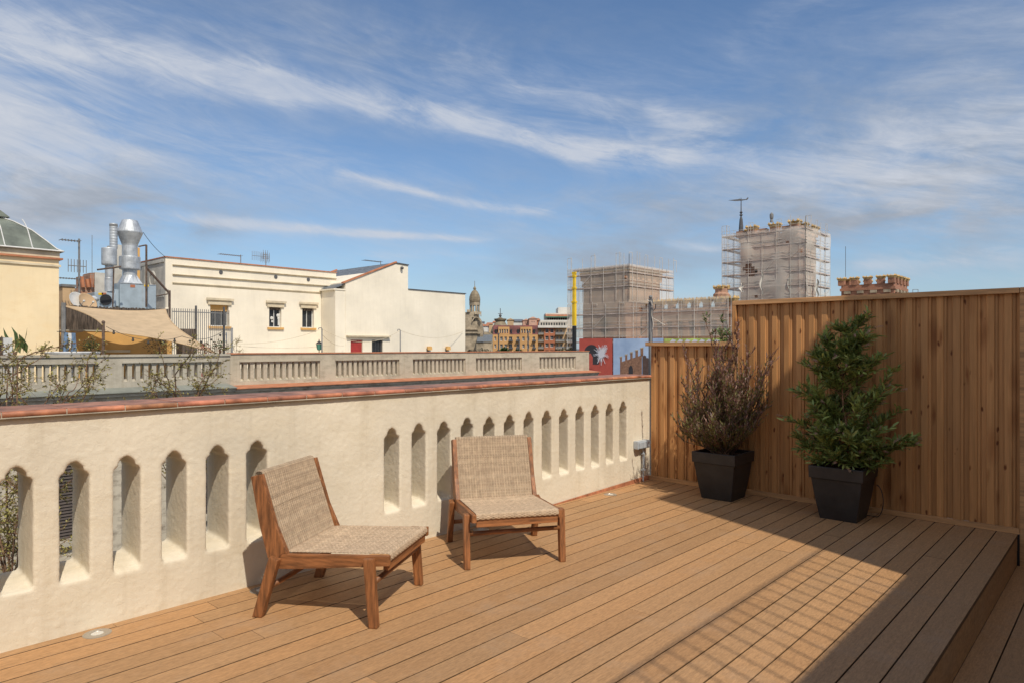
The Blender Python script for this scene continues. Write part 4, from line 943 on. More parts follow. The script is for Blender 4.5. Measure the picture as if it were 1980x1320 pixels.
m.prism([(-12, prof[-1][1]+.02), (yY-1.12, prof[-1][1]+.02), (yY-1.9, prof[-1][1]+.62), (-12, prof[-1][1]+1.0)], 'x', XY-7, XY-1.2)
ro = m.build('roof', W['glass_roof'], yl_)
m = MB(); yy = yY-.0; k = 0
rib = [Vector((XY-k_, 0, z+.02)) for k_, z in prof]
m.tube([(XY-k_, yY-k_, z+.02) for k_, z in prof], .022, 5)
for s_ in range(1, 9):
    yy = yY-.75*s_; m.tube([(p.x, yy+.0, p.z) for p in rib], .018, 5)
m.tube([(XY-prof[0][0], -12, prof[0][1]+.03), (XY-prof[0][0], yY+.1, prof[0][1]+.03)], .03, 5); m.build('roof_ribs', W['white_metal'], ro)
m = MB(); m.tube([(XY+.05, yY+.12, 3.0), (XY+.05, yY+.12, 1.6), (XY-.1, yY+.12, 1.45)], .07, 8); m.build('downpipe', W['grey_metal'], yl_)

# low ochre room with reed screen, shade sail
XO = -30.5
o1 = thing('low_ochre_room', (XO-1, 9, .3), 'low ochre rendered terrace room in the shade of the sail', 'building')
a, b = yx(116, XO), yx(332, XO); zt_ = zx(200, 641, XO)
m = MB(); m.box((XO-3.2, a, .2), (XO, b, zt_)); m.build('wall', W['ochre_wall'], o1)
m = MB(); m.box((XO-3.2, a-.03, zt_+.001), (XO+.03, b+.03, zt_+.05)); m.build('roof_slab', W['cement'], o1)
m = MB(); aa = yx(190, XO); m.box((XO+.001, aa, zx(220, 681, XO)), (XO+.12, yx(250, XO), zx(220, 679, XO)+.06)); m.build('bench_ledge', W['cream_trim'], o1)
rs = random.Random(8); m = MB(); X = XO-.25; a = yx(118, X); b = yx(325, X); y = a
while y < b:
    zt2 = zx(200, 594, X)+rs.uniform(-.03, .03); wv = rs.uniform(.02, .05); m.box((X+rs.uniform(-.01, .02), y, zt_+.02), (X-.05, y+wv, zt2)); y += wv+.002
tag(m.build('reed_screen', W['reed'], fix=False), 'dark reed screen fence on the roof behind the shade sail', 'screen')
A = Vector(onx(124, 592, -30.0)); B = Vector(onx(320, 598, -30.0)); Cc = Vector(onx(417, 682, -23.5)); D_ = Vector(onx(203, 640, -25.5))
ss = thing('shade_sail', tuple(D_), 'large beige shade sail stretched over the neighbouring terrace', 'shade sail')
m = MB(); n = 22; vs = []; fs = []
def sailp(u, v):
    ue = u+(.11*math.sin(math.pi*v))*(1-2*u)*1.0; ve = v+(.10*math.sin(math.pi*u))*(1-2*v)
    p = A*(1-ue)*(1-ve)+B*ue*(1-ve)+Cc*ue*ve+D_*(1-ue)*ve
    p.z -= .10*math.sin(math.pi*u)*math.sin(math.pi*v); return p
for i in range(n+1):
    for j in range(n+1): vs.append(sailp(i/n, j/n))
for i in range(n):
    for j in range(n): fs.append((i*(n+1)+j, (i+1)*(n+1)+j, (i+1)*(n+1)+j+1, i*(n+1)+j+1))
m.add(vs, fs); m.build('canvas', W['sail'], ss, smooth=True)
m = MB(); m.tube([sailp(k/20, 0) for k in range(21)], .02, 5); m.tube([sailp(k/20, 1) for k in range(21)], .02, 5); m.tube([sailp(0, k/20) for k in range(21)], .02, 5); m.tube([sailp(1, k/20) for k in range(21)], .02, 5); m.build('hem', W['sail'], ss)
t = thing('sail_post', (D_.x, D_.y, .3), 'dark post holding the low front corner of the beige shade sail', 'post'); m = MB(); m.tube([(D_.x, D_.y-.05, .3), (D_.x, D_.y-.05, D_.z+.25)], .045, 8); m.build('pole', W['rust_metal'], t)
m = MB(); m.sphere((D_.x, D_.y-.05, D_.z+.29), .06, 8); m.build('finial', W['rust_metal'], t)
sl = thing('string_lights', tuple(D_), 'string of festoon bulbs hung in front of the beige shade sail', 'string lights')
E1 = Vector(onx(352, 650, -24.0)); E2 = Vector(onx(432, 640, -27.0)); m = MB(); a = D_+Vector((.1, 0, .15))
def cat(a, b, s_, k, n): f_ = k/n; return a.lerp(b, f_)-Vector((0, 0, s_*4*f_*(1-f_)))
m.tube([cat(a, E1, .28, k, 20) for k in range(21)], .010, 4); m.tube([cat(E1, E2, .2, k, 12) for k in range(13)], .010, 4); m.build('cable', W['tint_wood'], sl)
for k in (2, 7, 11, 15, 18):
    p = cat(a, E1, .28, k, 20); m = MB(); m.sphere(p-Vector((0, 0, .09)), .045, 6); m.tube([p, p-Vector((0, 0, .07))], .03, 6); m.build('bulb', W['tint_wood'], sl)
for k in (2, 5, 8, 11):
    p = cat(E1, E2, .2, k, 12); m = MB(); m.sphere(p-Vector((0, 0, .09)), .045, 6); m.build('bulb', W['tint_wood'], sl)

# washing and small things by the balustrade
def jeans(px0, px1, yt, ybt, X, label, matn, cat_='jeans'):
    a, b = yx(px0, X), yx(px1, X); z1, z0 = zx(px0, yt, X), zx(px0, ybt, X); m = MB(); w_ = b-a
    pts = [(a, z1), (b, z1), (b+.03, z0), (b-w_*.42, z0), (a+w_*.52, z1-(z1-z0)*.38), (a+w_*.42, z0), (a-.03, z0)]
    m.prism(pts, 'x', X, X-.05)
    return tag(m.build('hanging_jeans' if cat_ == 'jeans' else 'hanging_shirt', W[matn]), label, cat_)
jeans(125, 131.5, 643, 682, -22, 'blue jeans hung to dry, left of the white garment', 'denim'); jeans(139, 146, 644, 681, -22, 'blue jeans hung to dry, right of the white garment', 'denim')
jeans(132, 138, 644, 672, -22, 'white garment hung to dry between two pairs of jeans', 'white_cloth', 'shirt')
m = MB(); sagline(m, onx(110, 641, -22.03), onx(160, 641, -22.03), .03, .012); tag(m.build('drying_line', W['tint_wood'], fix=False), 'short drying line that carries the jeans', 'clothesline')
x, y, z = onx(141, 683, -21); m = MB(); m.lathe([(.10, .3), (.12, z-.05), (.62, z-.02), (.64, z+.03), (.60, z+.05)], (x, y, 0), 24); tag(m.build('round_table', W['white_metal']), 'round pale table top just behind the balustrade below the jeans', 'table')
m = MB(); x, y, z = onx(15.5, 653, -20.5); m.box((x, y-.09, .3), (x-.06, y+.09, z)); tag(m.build('upright_plank', W['white_metal']), 'narrow white board standing at the far left behind the balustrade', 'board')
m = MB(); x, y, z = onx(0, 652, -20.9); m.box((x, y-.9, .3), (x-.4, y+.16, z)); tag(m.build('dark_cabinet', W['reed']), 'dark cabinet beside the white board at the left edge', 'cabinet')
def bush(name, c, rad, n, cols, label, cat_='plant', lsize=.07, seed=1, pot=None, sz=1.0, group=None):
    rs = random.Random(seed); t = thing(name, (c[0], c[1], .3), label, cat_, group); f = MB()
    for i in range(n):
        v = Vector((rs.gauss(0, 1), rs.gauss(0, 1), rs.gauss(0, 1))).normalized()*(rs.random()**.45); p = Vector(c)+Vector((v.x*rad, v.y*rad, v.z*rad*sz))
        b_ = rs.uniform(.5, 1.4); cc = rs.choice(cols); leaf_batch(f, p, v+Vector((rs.gauss(0, .6), rs.gauss(0, .6), .2)), lsize*rs.uniform(.7, 1.3), lsize*.45, tuple(q*b_ for q in cc), rs)
    f.build('foliage', W['leaf_far'], t, fix=False)
    m = MB(); m.tube([(c[0], c[1], .3), (c[0], c[1], c[2])], .03, 6); m.build('stem', W['bark'], t)
    if pot: m = MB(); m.lathe([(.14, .3), (.2, .62), (.21, .62)], (c[0], c[1], 0), 12); m.build('pot', W[pot], t)
    return t
G = [(.06, .10, .03), (.09, .13, .04)]
bush('ball_plant', onx(177, 674, -27), .27, 420, [(.05, .09, .03)], 'round green hanging plant against the ochre wall', seed=3)
bush('bare_plant', onx(308, 670, -27), .55, 260, [(.14, .10, .06), (.10, .10, .04)], 'thin brownish shrub against the ochre wall under the sail', seed=4, lsize=.08, sz=.6)
bush('flower_plant', onx(396, 676, -23.5), .22, 260, [(.10, .12, .04), (.35, .06, .05)], 'red flowered pot plant at the right tip of the sail', seed=5, pot='red_door')
bush('green_pot_plant', onx(425, 674, -23.5), .3, 380, G+[(.25, .12, .06)], 'leafy pot plants at the foot of the bar fence', seed=6, pot='black')
rs = random.Random(77); t = thing('banana_plant', (*onx(22, 655, -22)[:2], .3), 'broad leaved green plant at the left edge behind the balustrade', 'plant'); f = MB(); c = Vector(onx(28, 665, -22)); st2 = MB()
for i in range(8): dd = Vector((rs.gauss(0, .4), rs.gauss(0, .45), 1)); leaf_batch(f, c+Vector((rs.gauss(0, .1), rs.gauss(0, .15), -.25)), dd, rs.uniform(.5, .95), .17, (.10, .15, .04), rs)
f.build('leaves', W['leaf_far'], t, fix=False); st2.tube([(c.x, c.y, .3), tuple(c-Vector((0, 0, .2)))], .05, 6); st2.build('stem', W['bark'], t)

# vertical bar fence, ladder, little posts
XFn = -31.0
bf = thing('bar_fence', (XFn, 12, .3), 'tall grey vertical bar fence between the shade sail and the white house', 'fence')
m = MB(); a, b = yx(333, XFn), yx(443, XFn); n = 27
zt_ = zx(380, 598, XFn)
for k in range(n+1): yy = a+(b-a)*k/n; m.box((XFn, yy-.012, .3), (XFn-.024, yy+.012, zt_+.0))
m.box((XFn+.002, a, zt_-.16), (XFn-.028, b, zt_-.12)); m.box((XFn+.002, a, .5), (XFn-.028, b, .54)); m.build('bars', W['grey_metal'], bf)
for px in (378, 432):
    m = MB(); yy = yx(px, XFn); m.tube([(XFn+.05, yy, .3), (XFn+.05, yy, zt_+.15)], .045, 8); m.build('post', W['dark_metal'], bf)
pole(448, 634, -29.5, 'dark grey post beside the ladder at the right end of the bar fence', r=.05, hook=False)
la = thing('ladder', (*onx(438, 680, -33)[:2], .3), 'short light ladder leaning behind the bar fence', 'ladder')
m = MB(); y0_, y1_ = yx(434, -33), yx(441, -33); z1_ = zx(438, 643, -33)
m.tube([(-33, y0_, .3), (-33.2, y0_, z1_)], .025, 6); m.tube([(-33, y1_, .3), (-33.2, y1_, z1_)], .025, 6); m.build('rails', W['steel'], la)
for k in range(6): m = MB(); z = .5+(z1_-.6)*k/5; m.tube([(-33.1, y0_, z), (-33.1, y1_, z)], .018, 6); m.build('rung', W['steel'], la)
m = MB(); x, y, z = onx(366, 636, -29); m.box((x-.6, yx(352, x), .3), (x, yx(380, x), z)); tag(m.build('storage_box', W['reed']), 'grey reed clad box behind the right tip of the sail', 'box')

# ------------------------------------------------------------------ ventilation plant
XV = -33.5
ac = thing('ventilation_unit', (XV, 8, .3), 'big galvanised ventilation unit with two exhaust stacks on the roof', 'ventilation unit')
def P(px, py, X=XV): return Vector(onx(px, py, X))
def boxpx(m, a, b, yt, ybt, X, dep):
    m.box((X-dep, yx(a, X), zx((a+b)/2, ybt, X)), (X, yx(b, X), zx((a+b)/2, yt, X)))
m = MB(); boxpx(m, 232, 302, 550, 597, XV, 1.6); o = m.build('fan_casing', W['galv_box'], ac, bevel=.03)
m = MB(); boxpx(m, 276, 276.7, 550.3, 597, XV+.012, .01); boxpx(m, 232.5, 301.5, 549, 550, XV+.02, 1.5); m.build('casing_seam', W['galv'], o)
for px, py in ((256.5, 553.5), (283, 552)): m = MB(); p = P(px, py, XV+.004); m.box((p.x, p.y-.10, p.z-.06), (p.x+.01, p.y+.10, p.z+.06)); m.build('warning_label', W['crane'] if px > 270 else W['brick_far'], o)
m = MB(); boxpx(m, 183, 224, 566, 597, XV+.1, 1.3); o2 = m.build('inlet_casing', W['galv_box'], ac, bevel=.02)
for px, py in ((194.5, 568.5), (201, 568.5)): m = MB(); p = P(px, py, XV+.106); m.box((p.x, p.y-.09, p.z-.05), (p.x+.01, p.y+.09, p.z+.05)); m.build('warning_label', W['crane'] if px < 198 else W['brick_far'], o2)
m = MB(); p = P(204, 580, XV+.11); m.lathe([(.20, 0), (.24, .06)], (0, 0, 0), 16, M=Matrix.Translation(p) @ Matrix.Rotation(R(90), 4, 'Y')); m.build('inlet_hole', W['black'], o2)
m = MB(); boxpx(m, 222, 234, 560, 592, XV-.2, 1.0); m.build('duct_link', W['galv_box'], ac)
def stack(name, c, parts, ac):
    m = MB(); k = abs(c.x)/abs(dirn(250)[0])/FPX
    vals = [(w_*.5*k, EYE-(py-HORIZON)*k) for w_, py in parts]; m.lathe(vals, (c.x, c.y, 0), 28)
    return m.build(name, W['galv'], ac, smooth=False)
c1_ = P(251, 500, XV-.8)
m = MB(); k = abs(c1_.x)/abs(dirn(250)[0])/FPX; zz = lambda py: EYE-(py-HORIZON)*k
r0, r1 = 17*k, 12*k; vs = [(c1_.x+sx*r0, c1_.y+sy*r0, zz(549)) for sx, sy in ((1, -1), (1, 1), (-1, 1), (-1, -1))]; nn = 16
top = [(c1_.x+r1*math.cos(math.pi*2*q/nn), c1_.y+r1*math.sin(math.pi*2*q/nn), zz(532)) for q in range(nn)]
cm = [(c1_.x+r0*max(-1, min(1, 1.5*math.cos(math.pi*2*q/nn))), c1_.y+r0*max(-1, min(1, 1.5*math.sin(math.pi*2*q/nn))), zz(549)) for q in range(nn)]
m.add(cm+top, [(q, (q+1) % nn, (q+1) % nn+nn, q+nn) for q in range(nn)]); m.build('transition', W['galv'], ac)
stack('silencer', c1_, [(25, 533), (26, 522), (36, 521.5), (37, 520), (37, 509), (36.4, 508.5), (37, 508), (37, 498), (36, 497), (27, 496.5), (27, 476)], ac)
stack('exhaust_cowl', c1_, [(27, 476), (28, 473), (44, 452), (45, 450.5), (45, 449), (43, 447), (28, 428), (26, 426.5), (24, 426.5), (24, 436)], ac)
c2_ = P(211, 540, XV-.6)
stack('silencer', c2_, [(15, 566), (15, 541), (14, 540), (14, 517), (25, 516), (26, 514), (26, 485), (25, 484), (13, 483)], ac)
prs = [(13, 484)]
for q in range(9): prs += [(14.0, 480-q*5.2), (13.4, 478-q*5.2)]
c3_ = c2_+Vector((0, .18, 0)); stack('pipe', c3_, prs, ac)
m = MB(); k = abs(c3_.x)/abs(dirn(215)[0])/FPX; m.lathe([(7.2*k, EYE-(438-HORIZON)*k), (7.4*k, EYE-(434-HORIZON)*k), (5*k, EYE-(433-HORIZON)*k)], (c3_.x, c3_.y, 0), 20); m.build('pipe_cap', W['grey_metal'], ac)
m = MB(); p0 = P(172, 580, XV); p1 = P(186, 577, XV); m.tube([p0, p0+Vector((0, .25, .05)), p1], .16, 14); m.build('side_duct', W['galv'], ac)
# frames round it
fr = thing('steel_frame', (-32.4, 9, .3), 'rusty steel posts and diagonal braces around the ventilation unit', 'frame')
m = MB(); X = -32.3
m.tube([P(283, 594, X), P(283, 474, X)], .045, 6); m.tube([P(283, 474, X), P(268, 477, X)], .035, 6); m.tube([P(283, 518, X), P(326, 566, X)], .05, 6); m.tube([P(328, 562, X), P(328, 618, X)], .05, 6)
m.tube([P(218, 594, X), P(220, 516, X)], .03, 6); m.tube([P(188, 522, X), P(234, 516, X)], .04, 6); m.tube([P(302, 573, X), P(328, 568, X)], .03, 6); m.build('members', W['rust_metal'], fr)
m = MB(); rs = random.Random(2)
for k in range(9): px = 303+k*2.8; m.tube([P(px, 594, -34), P(px, 560, -34)], .012, 4)
tag(m.build('bar_grille', W['grey_metal']), 'light bar grille between the ventilation casing and the white house', 'grille')
m = MB(); sagline(m, P(277, 450, -34), Vector((XW-.1, ya, zt+.05)), .1, .012); tag(m.build('guy_wire', W['tint_wood'], fix=False), 'thin wire running from the big exhaust stack to the white house corner', 'wire')
# dish, beige shaft, brick stack
def dish(px, py, label, col):
    c = P(px, py, -32); t = thing('satellite_dish', (c.x, c.y, .3), label, 'satellite dish', 'satellite dishes behind the reed screen'); m = MB()
    Mx = Matrix.Translation(c) @ Matrix.Rotation(R(25), 4, 'Z') @ Matrix.Rotation(R(62), 4, 'Y')
    m.lathe([(.02, 0), (.2, .015), (.38, .06), (.40, .075), (.38, .05), (.2, -.005), (.02, -.02)], (0, 0, 0), 24, M=Mx); m.build('reflector', W[col], t, smooth=True)
    m = MB(); m.tube([c+Vector((.05, 0, -.3)), c+Vector((.45, .1, -.02))], .015, 5); m.sphere(c+Vector((.46, .1, 0)), .05, 6); m.build('feed_arm', W['white_metal'], t)
    m = MB(); m.tube([(c.x-.1, c.y, .3), (c.x-.1, c.y, c.z)], .03, 6); m.build('mast', W['grey_metal'], t)
dish(150, 583, 'grey white satellite dish left of the ventilation inlet', 'white_metal'); dish(168, 585, 'rust stained satellite dish half hidden behind the white one', 'tan_far')
m = MB(); X = -35; m.box((X-.9, yx(121, X), .3), (X, yx(145, X), zx(133, 555, X))); o = m.build('shaft', W['tan_far']); m2_ = MB(); m2_.box((X-.95, yx(121, X)-.05, zx(133, 555, X)+.001), (X+.05, yx(145, X)+.05, zx(133, 552, X)+.04)); tag(o, 'plain beige shaft beside the yellow building', 'chimney'); m2_.build('shaft_cap', W['grey_metal'], o)
rs = random.Random(4)
bk = thing('brick_chimney', (-37, 8, .3), 'rough orange brick chimney mass behind the dishes', 'chimney'); m = MB(); X = -37
m.box((X-1.2, yx(157, X), .3), (X, yx(183, X), zx(170, 556, X))); m.box((X-1.1, yx(175, X), zx(170, 556, X)), (X-.05, yx(184, X), zx(180, 528, X)))
m.prism([(yx(157, X), zx(157, 556, X)), (yx(160, X), zx(160, 556, X)), (yx(158, X), zx(158, 534, X)), (yx(157, X), zx(157, 534, X))], 'x', X-.8, X-.1)
m.build('brickwork', W['brick'], bk)
m = MB(); 
for px, yt in ((158, 535), (168, 540), (176, 538)): m.tube([P(px+3, 556, X+.1), P(px, yt, X+.1)], .09, 5)
m.build('leaning_tiles', W['tile_matt'], bk)
m = MB(); X = -40; m.box((X-2, yx(183, X), .3), (X, yx(236, X), zx(200, 528, X))); m.box((X-1.4, yx(224, X), zx(200, 528, X)), (X-.3, yx(240, X), zx(230, 472, X))); o = m.build('pale_roof_hut', W['pale_wall']); tag(o, 'pale plastered hut and flue behind the exhaust stacks', 'building')
m = MB(); X = -39; m.box((X-.6, yx(263, X), .3), (X, yx(270.5, X), zx(267, 479, X))); tag(m.build('tan_flue', W['ochre_wall']), 'tan brick flue right behind the big exhaust stack', 'chimney')

# ------------------------------------------------------------------ courtyard trees with budding leaves
def budding_tree(label, root, seed, spread, targets, leafn):
    rs = random.Random(seed); t = thing('courtyard_tree', (root[0], root[1], -18), label, 'tree', None)
    m = MB(); f = MB(); r0 = Vector(root)
    m.tube([(r0.x+.2, r0.y, -18), (r0.x+.1, r0.y+.1, -9), (r0.x, r0.y, r0.z)], [.16, .11, .05], 8)
    def rec(p, d_, L_, r, lev):
        pts = grow(p, d_, L_, 6, rs, .06 if lev == 0 else .17, .0 if lev == 0 else .02); pts = [q for q in pts if q.x < -4.9] or [p, p+Vector((-.02, 0, .02))]
        if len(pts) < 2: return
        m.tube(pts, [r*(1-.6*k/len(pts)) for k in range(len(pts))], 5 if r > .01 else 4, (1, .95, .9) if r > .012 else (.9, .8, .7))
        if lev < 3:
            for k in range(1, len(pts)):
                for q in range(1 if lev < 2 else 1):
                    dn = (pts[k]-pts[k-1]).normalized(); rs.random() < (1, .9, .8)[lev] and rec(pts[k], dn*.75+Vector((rs.gauss(0, .6), rs.gauss(0, .6), rs.gauss(-.05, .4))), max(.13, min(L_*rs.uniform(.25, .5), .55)), max(r*.5, .002), lev+1)
        if lev >= 2:
            for k in range(1, len(pts)):
                if rs.random() < leafn:
                    for q in range(rs.randint(1, 4)):
                        b_ = rs.uniform(.6, 1.3); col = (.40*b_, .36*b_, .10*b_) if rs.random() < .7 else (.34*b_, .26*b_, .10*b_)
                        leaf_batch(f, pts[k], Vector((rs.gauss(0, 1), rs.gauss(0, 1), rs.gauss(.3, .7))), rs.uniform(.016, .038), rs.uniform(.010, .020), col, rs)
    for tg in targets:
        dv = Vector(tg)-r0; rec(r0, dv, dv.length*.92, .014, 0)
    m.build('branches', W['bark'], t, fix=False); f.build('leaves', W['leaf_far'], t, fix=False); print('tree leaves', len(f.f)//2); return t
budding_tree('budding courtyard tree at the left edge, seen also through the wall slots', (-8.6, 1.75, -1.6), 5, 1,
             [onx(70, 668, -9), onx(30, 690, -8.6), onx(95, 720, -9.4), onx(135, 745, -9.2), onx(-30, 665, -8.5), onx(10, 790, -8.2), onx(-80, 720, -9), onx(30, 960, -8.2), onx(115, 650, -9.5), onx(60, 745, -8.8), onx(5, 650, -8.4)], .5)
budding_tree('smaller budding tree with yellow green leaves before the middle of the grey balustrade', (-9.2, 3.6, -.6), 14, 1,
             [onx(345, 700, -9.2), onx(390, 745, -9.0), onx(300, 775, -9.2), onx(325, 740, -9.4), onx(365, 725, -9.4)], .5)
budding_tree('bare twiggy creeper in front of the white house wall beside the grey post', (*onx(455, 681, -33)[:2], .9), 41, 1, [onx(460, 657, -33)], .3)

# ------------------------------------------------------------------ the city beyond: church, houses, castle
def V(px, py, d): return Vector(atd(px, py, d))
def lat(px, d): return V(px, 0, d)
# frame facing the camera: a block at view distance d between two pixel columns, parallel to the x/y axes rotated by YAW
def fblock(name, label, cat_, d, group=None):
    e = thing(name, (*V(960, 0, d)[:2], -18), label, cat_, group, rz=YAW, world_parts=False); e['_d'] = d; return e
def fx(px, d): return (px-960)/FPX*d
def fz(py, d): return EYE-(py-HORIZON)/FPX*d+18
# in these things local x runs to the right in the picture, local y away from it, z up from the street
def facade(t, d, pa, pb, yt, ybt, wm, holes, dep=9, y=0.0, name='wall', win=True, frame='white_metal', mull=1, glass_depth=.25):
    m = MB(); hl = [(fx(a, d), fx(b, d), fz(c2, d), fz(c1, d)) for a, b, c1, c2 in holes]
    m.skin('y', y, fx(pa, d), fx(pb, d), max(fz(ybt, d), 0), fz(yt, d), hl, .3); m.box((fx(pa, d)+.01, y+.301, max(fz(ybt, d), 0)), (fx(pb, d)-.01, y+dep, fz(yt, d)-.01)); o = m.build(name, wm, t)
    if win:
        for h_ in hl: window(t, 'y', y, *h_, depth=glass_depth, mull=mull, frame=frame, fw=.08)
    return o

# church
D0 = 190; ch = fblock('church', 'sandstone church with a domed lantern turret beside the blank cream gable', 'church', D0)
cx = fx(916, D0)
def ring(m, cx, cy, prof, n=16, a0=0): m.lathe([(w_/FPX*D0, fz(py, D0)) for w_, py in prof], (cx, cy, 0), n, a0=a0)
m = MB(); ring(m, cx, 5, [(10.5, 582), (11.2, 578), (10.6, 572), (9, 567), (6, 561.5), (3, 558.5), (1.8, 557), (3.4, 556), (2.2, 553), (.6, 551), (.4, 540)], 12); m.build('lantern_dome', W['stone_dark'], ch)
m = MB(); ring(m, cx, 5, [(9.6, 589), (10.8, 588.5), (10.8, 582.6), (11.6, 582)], 12); ring(m, cx, 5, [(11.5, 604), (11, 601.5), (10, 601)], 12)
for k in range(8):
    a = math.pi/8+k*math.pi/4; r_ = 8.8/FPX*D0; m.lathe([(.26, fz(602, D0)), (.26, fz(588, D0))], (cx+r_*math.cos(a), 5+r_*math.sin(a), 0), 6)
m.build('lantern_colonnade', W['stone'], ch)
facade(ch, D0, 893, 923, 604, 720, W['stone'], [(912, 918, 614, 622), (905, 912, 676, 690)], 12, win=True, frame='stone', mull=0)
m = MB()
for (pa, pb, y1, y0_) in ((893, 899, 600, 604), (903, 909, 599, 604), (893, 930, 642, 645), (893, 926, 636, 638), (918, 929, 604, 608)): m.box((fx(pa, D0), -.5, fz(y0_, D0)), (fx(pb, D0), -.01, fz(y1, D0)))
for c_, py, w_ in ((922, 622, 9), (909, 682, 8)):
    pr = [(fx(c_, D0)+w_/FPX*D0*math.cos(a), fz(py, D0)+w_/FPX*D0*math.sin(a)) for a in [math.pi*k/12 for k in range(13)]]
    for k in range(12):
        (x0, z0), (x1, z1) = pr[k], pr[k+1]; q = .8; xc, zc_ = fx(c_, D0), fz(py, D0)
        m.prism([(x0, z0), (x1, z1), (xc+(x1-xc)*q, zc_+(z1-zc_)*q), (xc+(x0-xc)*q, zc_+(z0-zc_)*q)], 'y', -.7, -.02)
m.build('arch_moulding', W['stone'], ch)
m = MB(); m.prism([(fx(918, D0), fz(720, D0)), (fx(934, D0), fz(720, D0)), (fx(934, D0), fz(640, D0)), (fx(929, D0), fz(618, D0)), (fx(922, D0), fz(608, D0)), (fx(918, D0), fz(608, D0))], 'y', .4, 8); m.box((fx(929, D0), 0, fz(612, D0)), (fx(930.5, D0), .6, fz(602, D0))); m.build('gabled_transept', W['stone'], ch)
m = MB(); m.lathe([(26/FPX*D0*math.cos(a), fz(665, D0)+26/FPX*D0*math.sin(a)) for a in [math.pi/2*k/8 for k in range(8)]], (fx(934, D0), 14, 0), 20); m.build('apse_dome', W['stone_dark'], ch)
m = MB(); m.box((fx(922, D0), -3, fz(700, D0)), (fx(953, D0), -.8, fz(662, D0))); m.build('nave_wall', W['stone'], ch)
m = MB(); m.prism([(-3.3, fz(660, D0)), (-3.3, fz(661, D0)), (2, fz(648, D0)), (2, fz(647, D0))], 'x', fx(923, D0), fx(952, D0)); m.build('slate_roof', W['slate'], ch)
# pavilion
D1 = 200; pv = fblock('domed_pavilion', 'stone dome with flat crown and tall finial behind the ochre houses', 'building', D1)
m = MB(); cx1 = fx(966, D1); m.lathe([(w_/FPX*D1, fz(py, D1)) for w_, py in ((20, 700), (20, 640), (16, 630), (11, 622), (9.5, 619), (12, 616.5), (13, 613.5), (11, 613.2), (7, 613), (1, 610), (.5, 598))], (cx1, 12, 0), 16); m.build('dome', W['stone_dark'], pv)
m = MB(); m.tube([(cx1, 12, fz(613, D1)), (cx1, 12, fz(592, D1))], .12, 6); m.tube([(cx1-.7, 12, fz(603, D1)), (cx1+.7, 12, fz(603, D1))], .1, 5); m.sphere((cx1, 12, fz(607, D1)), .45, 8); m.build('finial', W['dark_metal'], pv)
# ochre building
D2 = 150; oc = fblock('ochre_apartment_house', 'ochre apartment house with a maroon tiled mansard and rows of small windows', 'apartment house', D2)
wn = []
for a, b in ((956, 959.5), (967, 972), (975.5, 980), (984, 990.5), (999, 1004), (1010, 1014.5), (1019, 1023.5), (1030, 1034.5)):
    wn += [(a, b, 651, 659), (a, b, 665, 673), (a, b, 679, 687)]
facade(oc, D2, 953, 1040, 647, 715, W['ochre_far'], wn, 10)
m = MB(); m.prism([(0, fz(646.8, D2)), (9, fz(646.8, D2)), (9, fz(629, D2)), (1.2, fz(629, D2))], 'x', fx(953.3, D2), fx(1039.7, D2)); rf = m.build('mansard_roof', W['maroon'], oc)
for a, b, n in ((963.5, 985, 4), (1006, 1029, 4)):
    hs = [(a+2+(b-a-3)/n*k, a+2+(b-a-3)/n*k+3, 636.5, 645) for k in range(n)]
    facade(oc, D2, a, b, 632, 647, W['ochre_far'], hs, 2, y=-.02, name='dormer_wall', mull=0)
for a, b in ((957, 961), (987, 990), (1000, 1004), (1031, 1035)): m = MB(); m.box((fx(a, D2), .1, fz(645.5, D2)), (fx(b, D2), 1.4, fz(637, D2))); m.build('dormer_window', W['glass'], oc)
rsq = random.Random(6)
for a, b in ((983, 991.5), (997.5, 1005), (1029, 1036)):
    for z in (659.5, 673.5): m = MB(); m.box((fx(a, D2), -.8, fz(z+.6, D2)), (fx(b, D2), -.01, fz(z, D2))); m.box((fx(a, D2), -.8, fz(z, D2)), (fx(b, D2), -.76, fz(z-2.6, D2))); m.build('balcony', W['dark_metal'], oc)
# balcony block
D3 = 155; ap = fblock('balcony_apartment_block', 'apartment block with brick panel, stacked balconies and a stepped planted attic', 'apartment block', D3)
wn = []
for yb_ in (637, 650.5, 664, 677.5):
    for a, b in ((1054.5, 1061), (1064, 1070.5)): wn.append((a, b, yb_-1, yb_+7))
facade(ap, D3, 1052, 1073, 634, 715, W['brick_far'], wn, 10)
wn = []
for yb_ in (636, 649.5, 663, 676.5): wn += [(1043, 1047, yb_+1, yb_+9), (1076, 1080, yb_+1, yb_+9), (1083.5, 1087.5, yb_+1, yb_+9), (1096.5, 1101, yb_+1, yb_+9), (1104, 1109, yb_+1, yb_+9)]
facade(ap, D3, 1040, 1051.8, 634, 715, W['tan_far'], [w_ for w_ in wn if w_[1] < 1052], 10, y=.6); facade(ap, D3, 1073.2, 1112, 634, 715, W['tan_far'], [w_ for w_ in wn if w_[0] > 1073], 10, y=.6)
m = MB()
for a, b in ((1040.5, 1051), (1073.8, 1091), (1094, 1111)):
    for yb_ in (646, 659.5, 673): 
        m = MB(); m.box((fx(a, D3), -.7, fz(yb_+1, D3)), (fx(b, D3), .58, fz(yb_, D3))); o = m.build('balcony', W['concrete_far'], ap)
        m = MB(); m.box((fx(a, D3), -.7, fz(yb_, D3)), (fx(b, D3), -.66, fz(yb_-3.6, D3))); m.build('balcony_rail', W['grey_metal'], o)
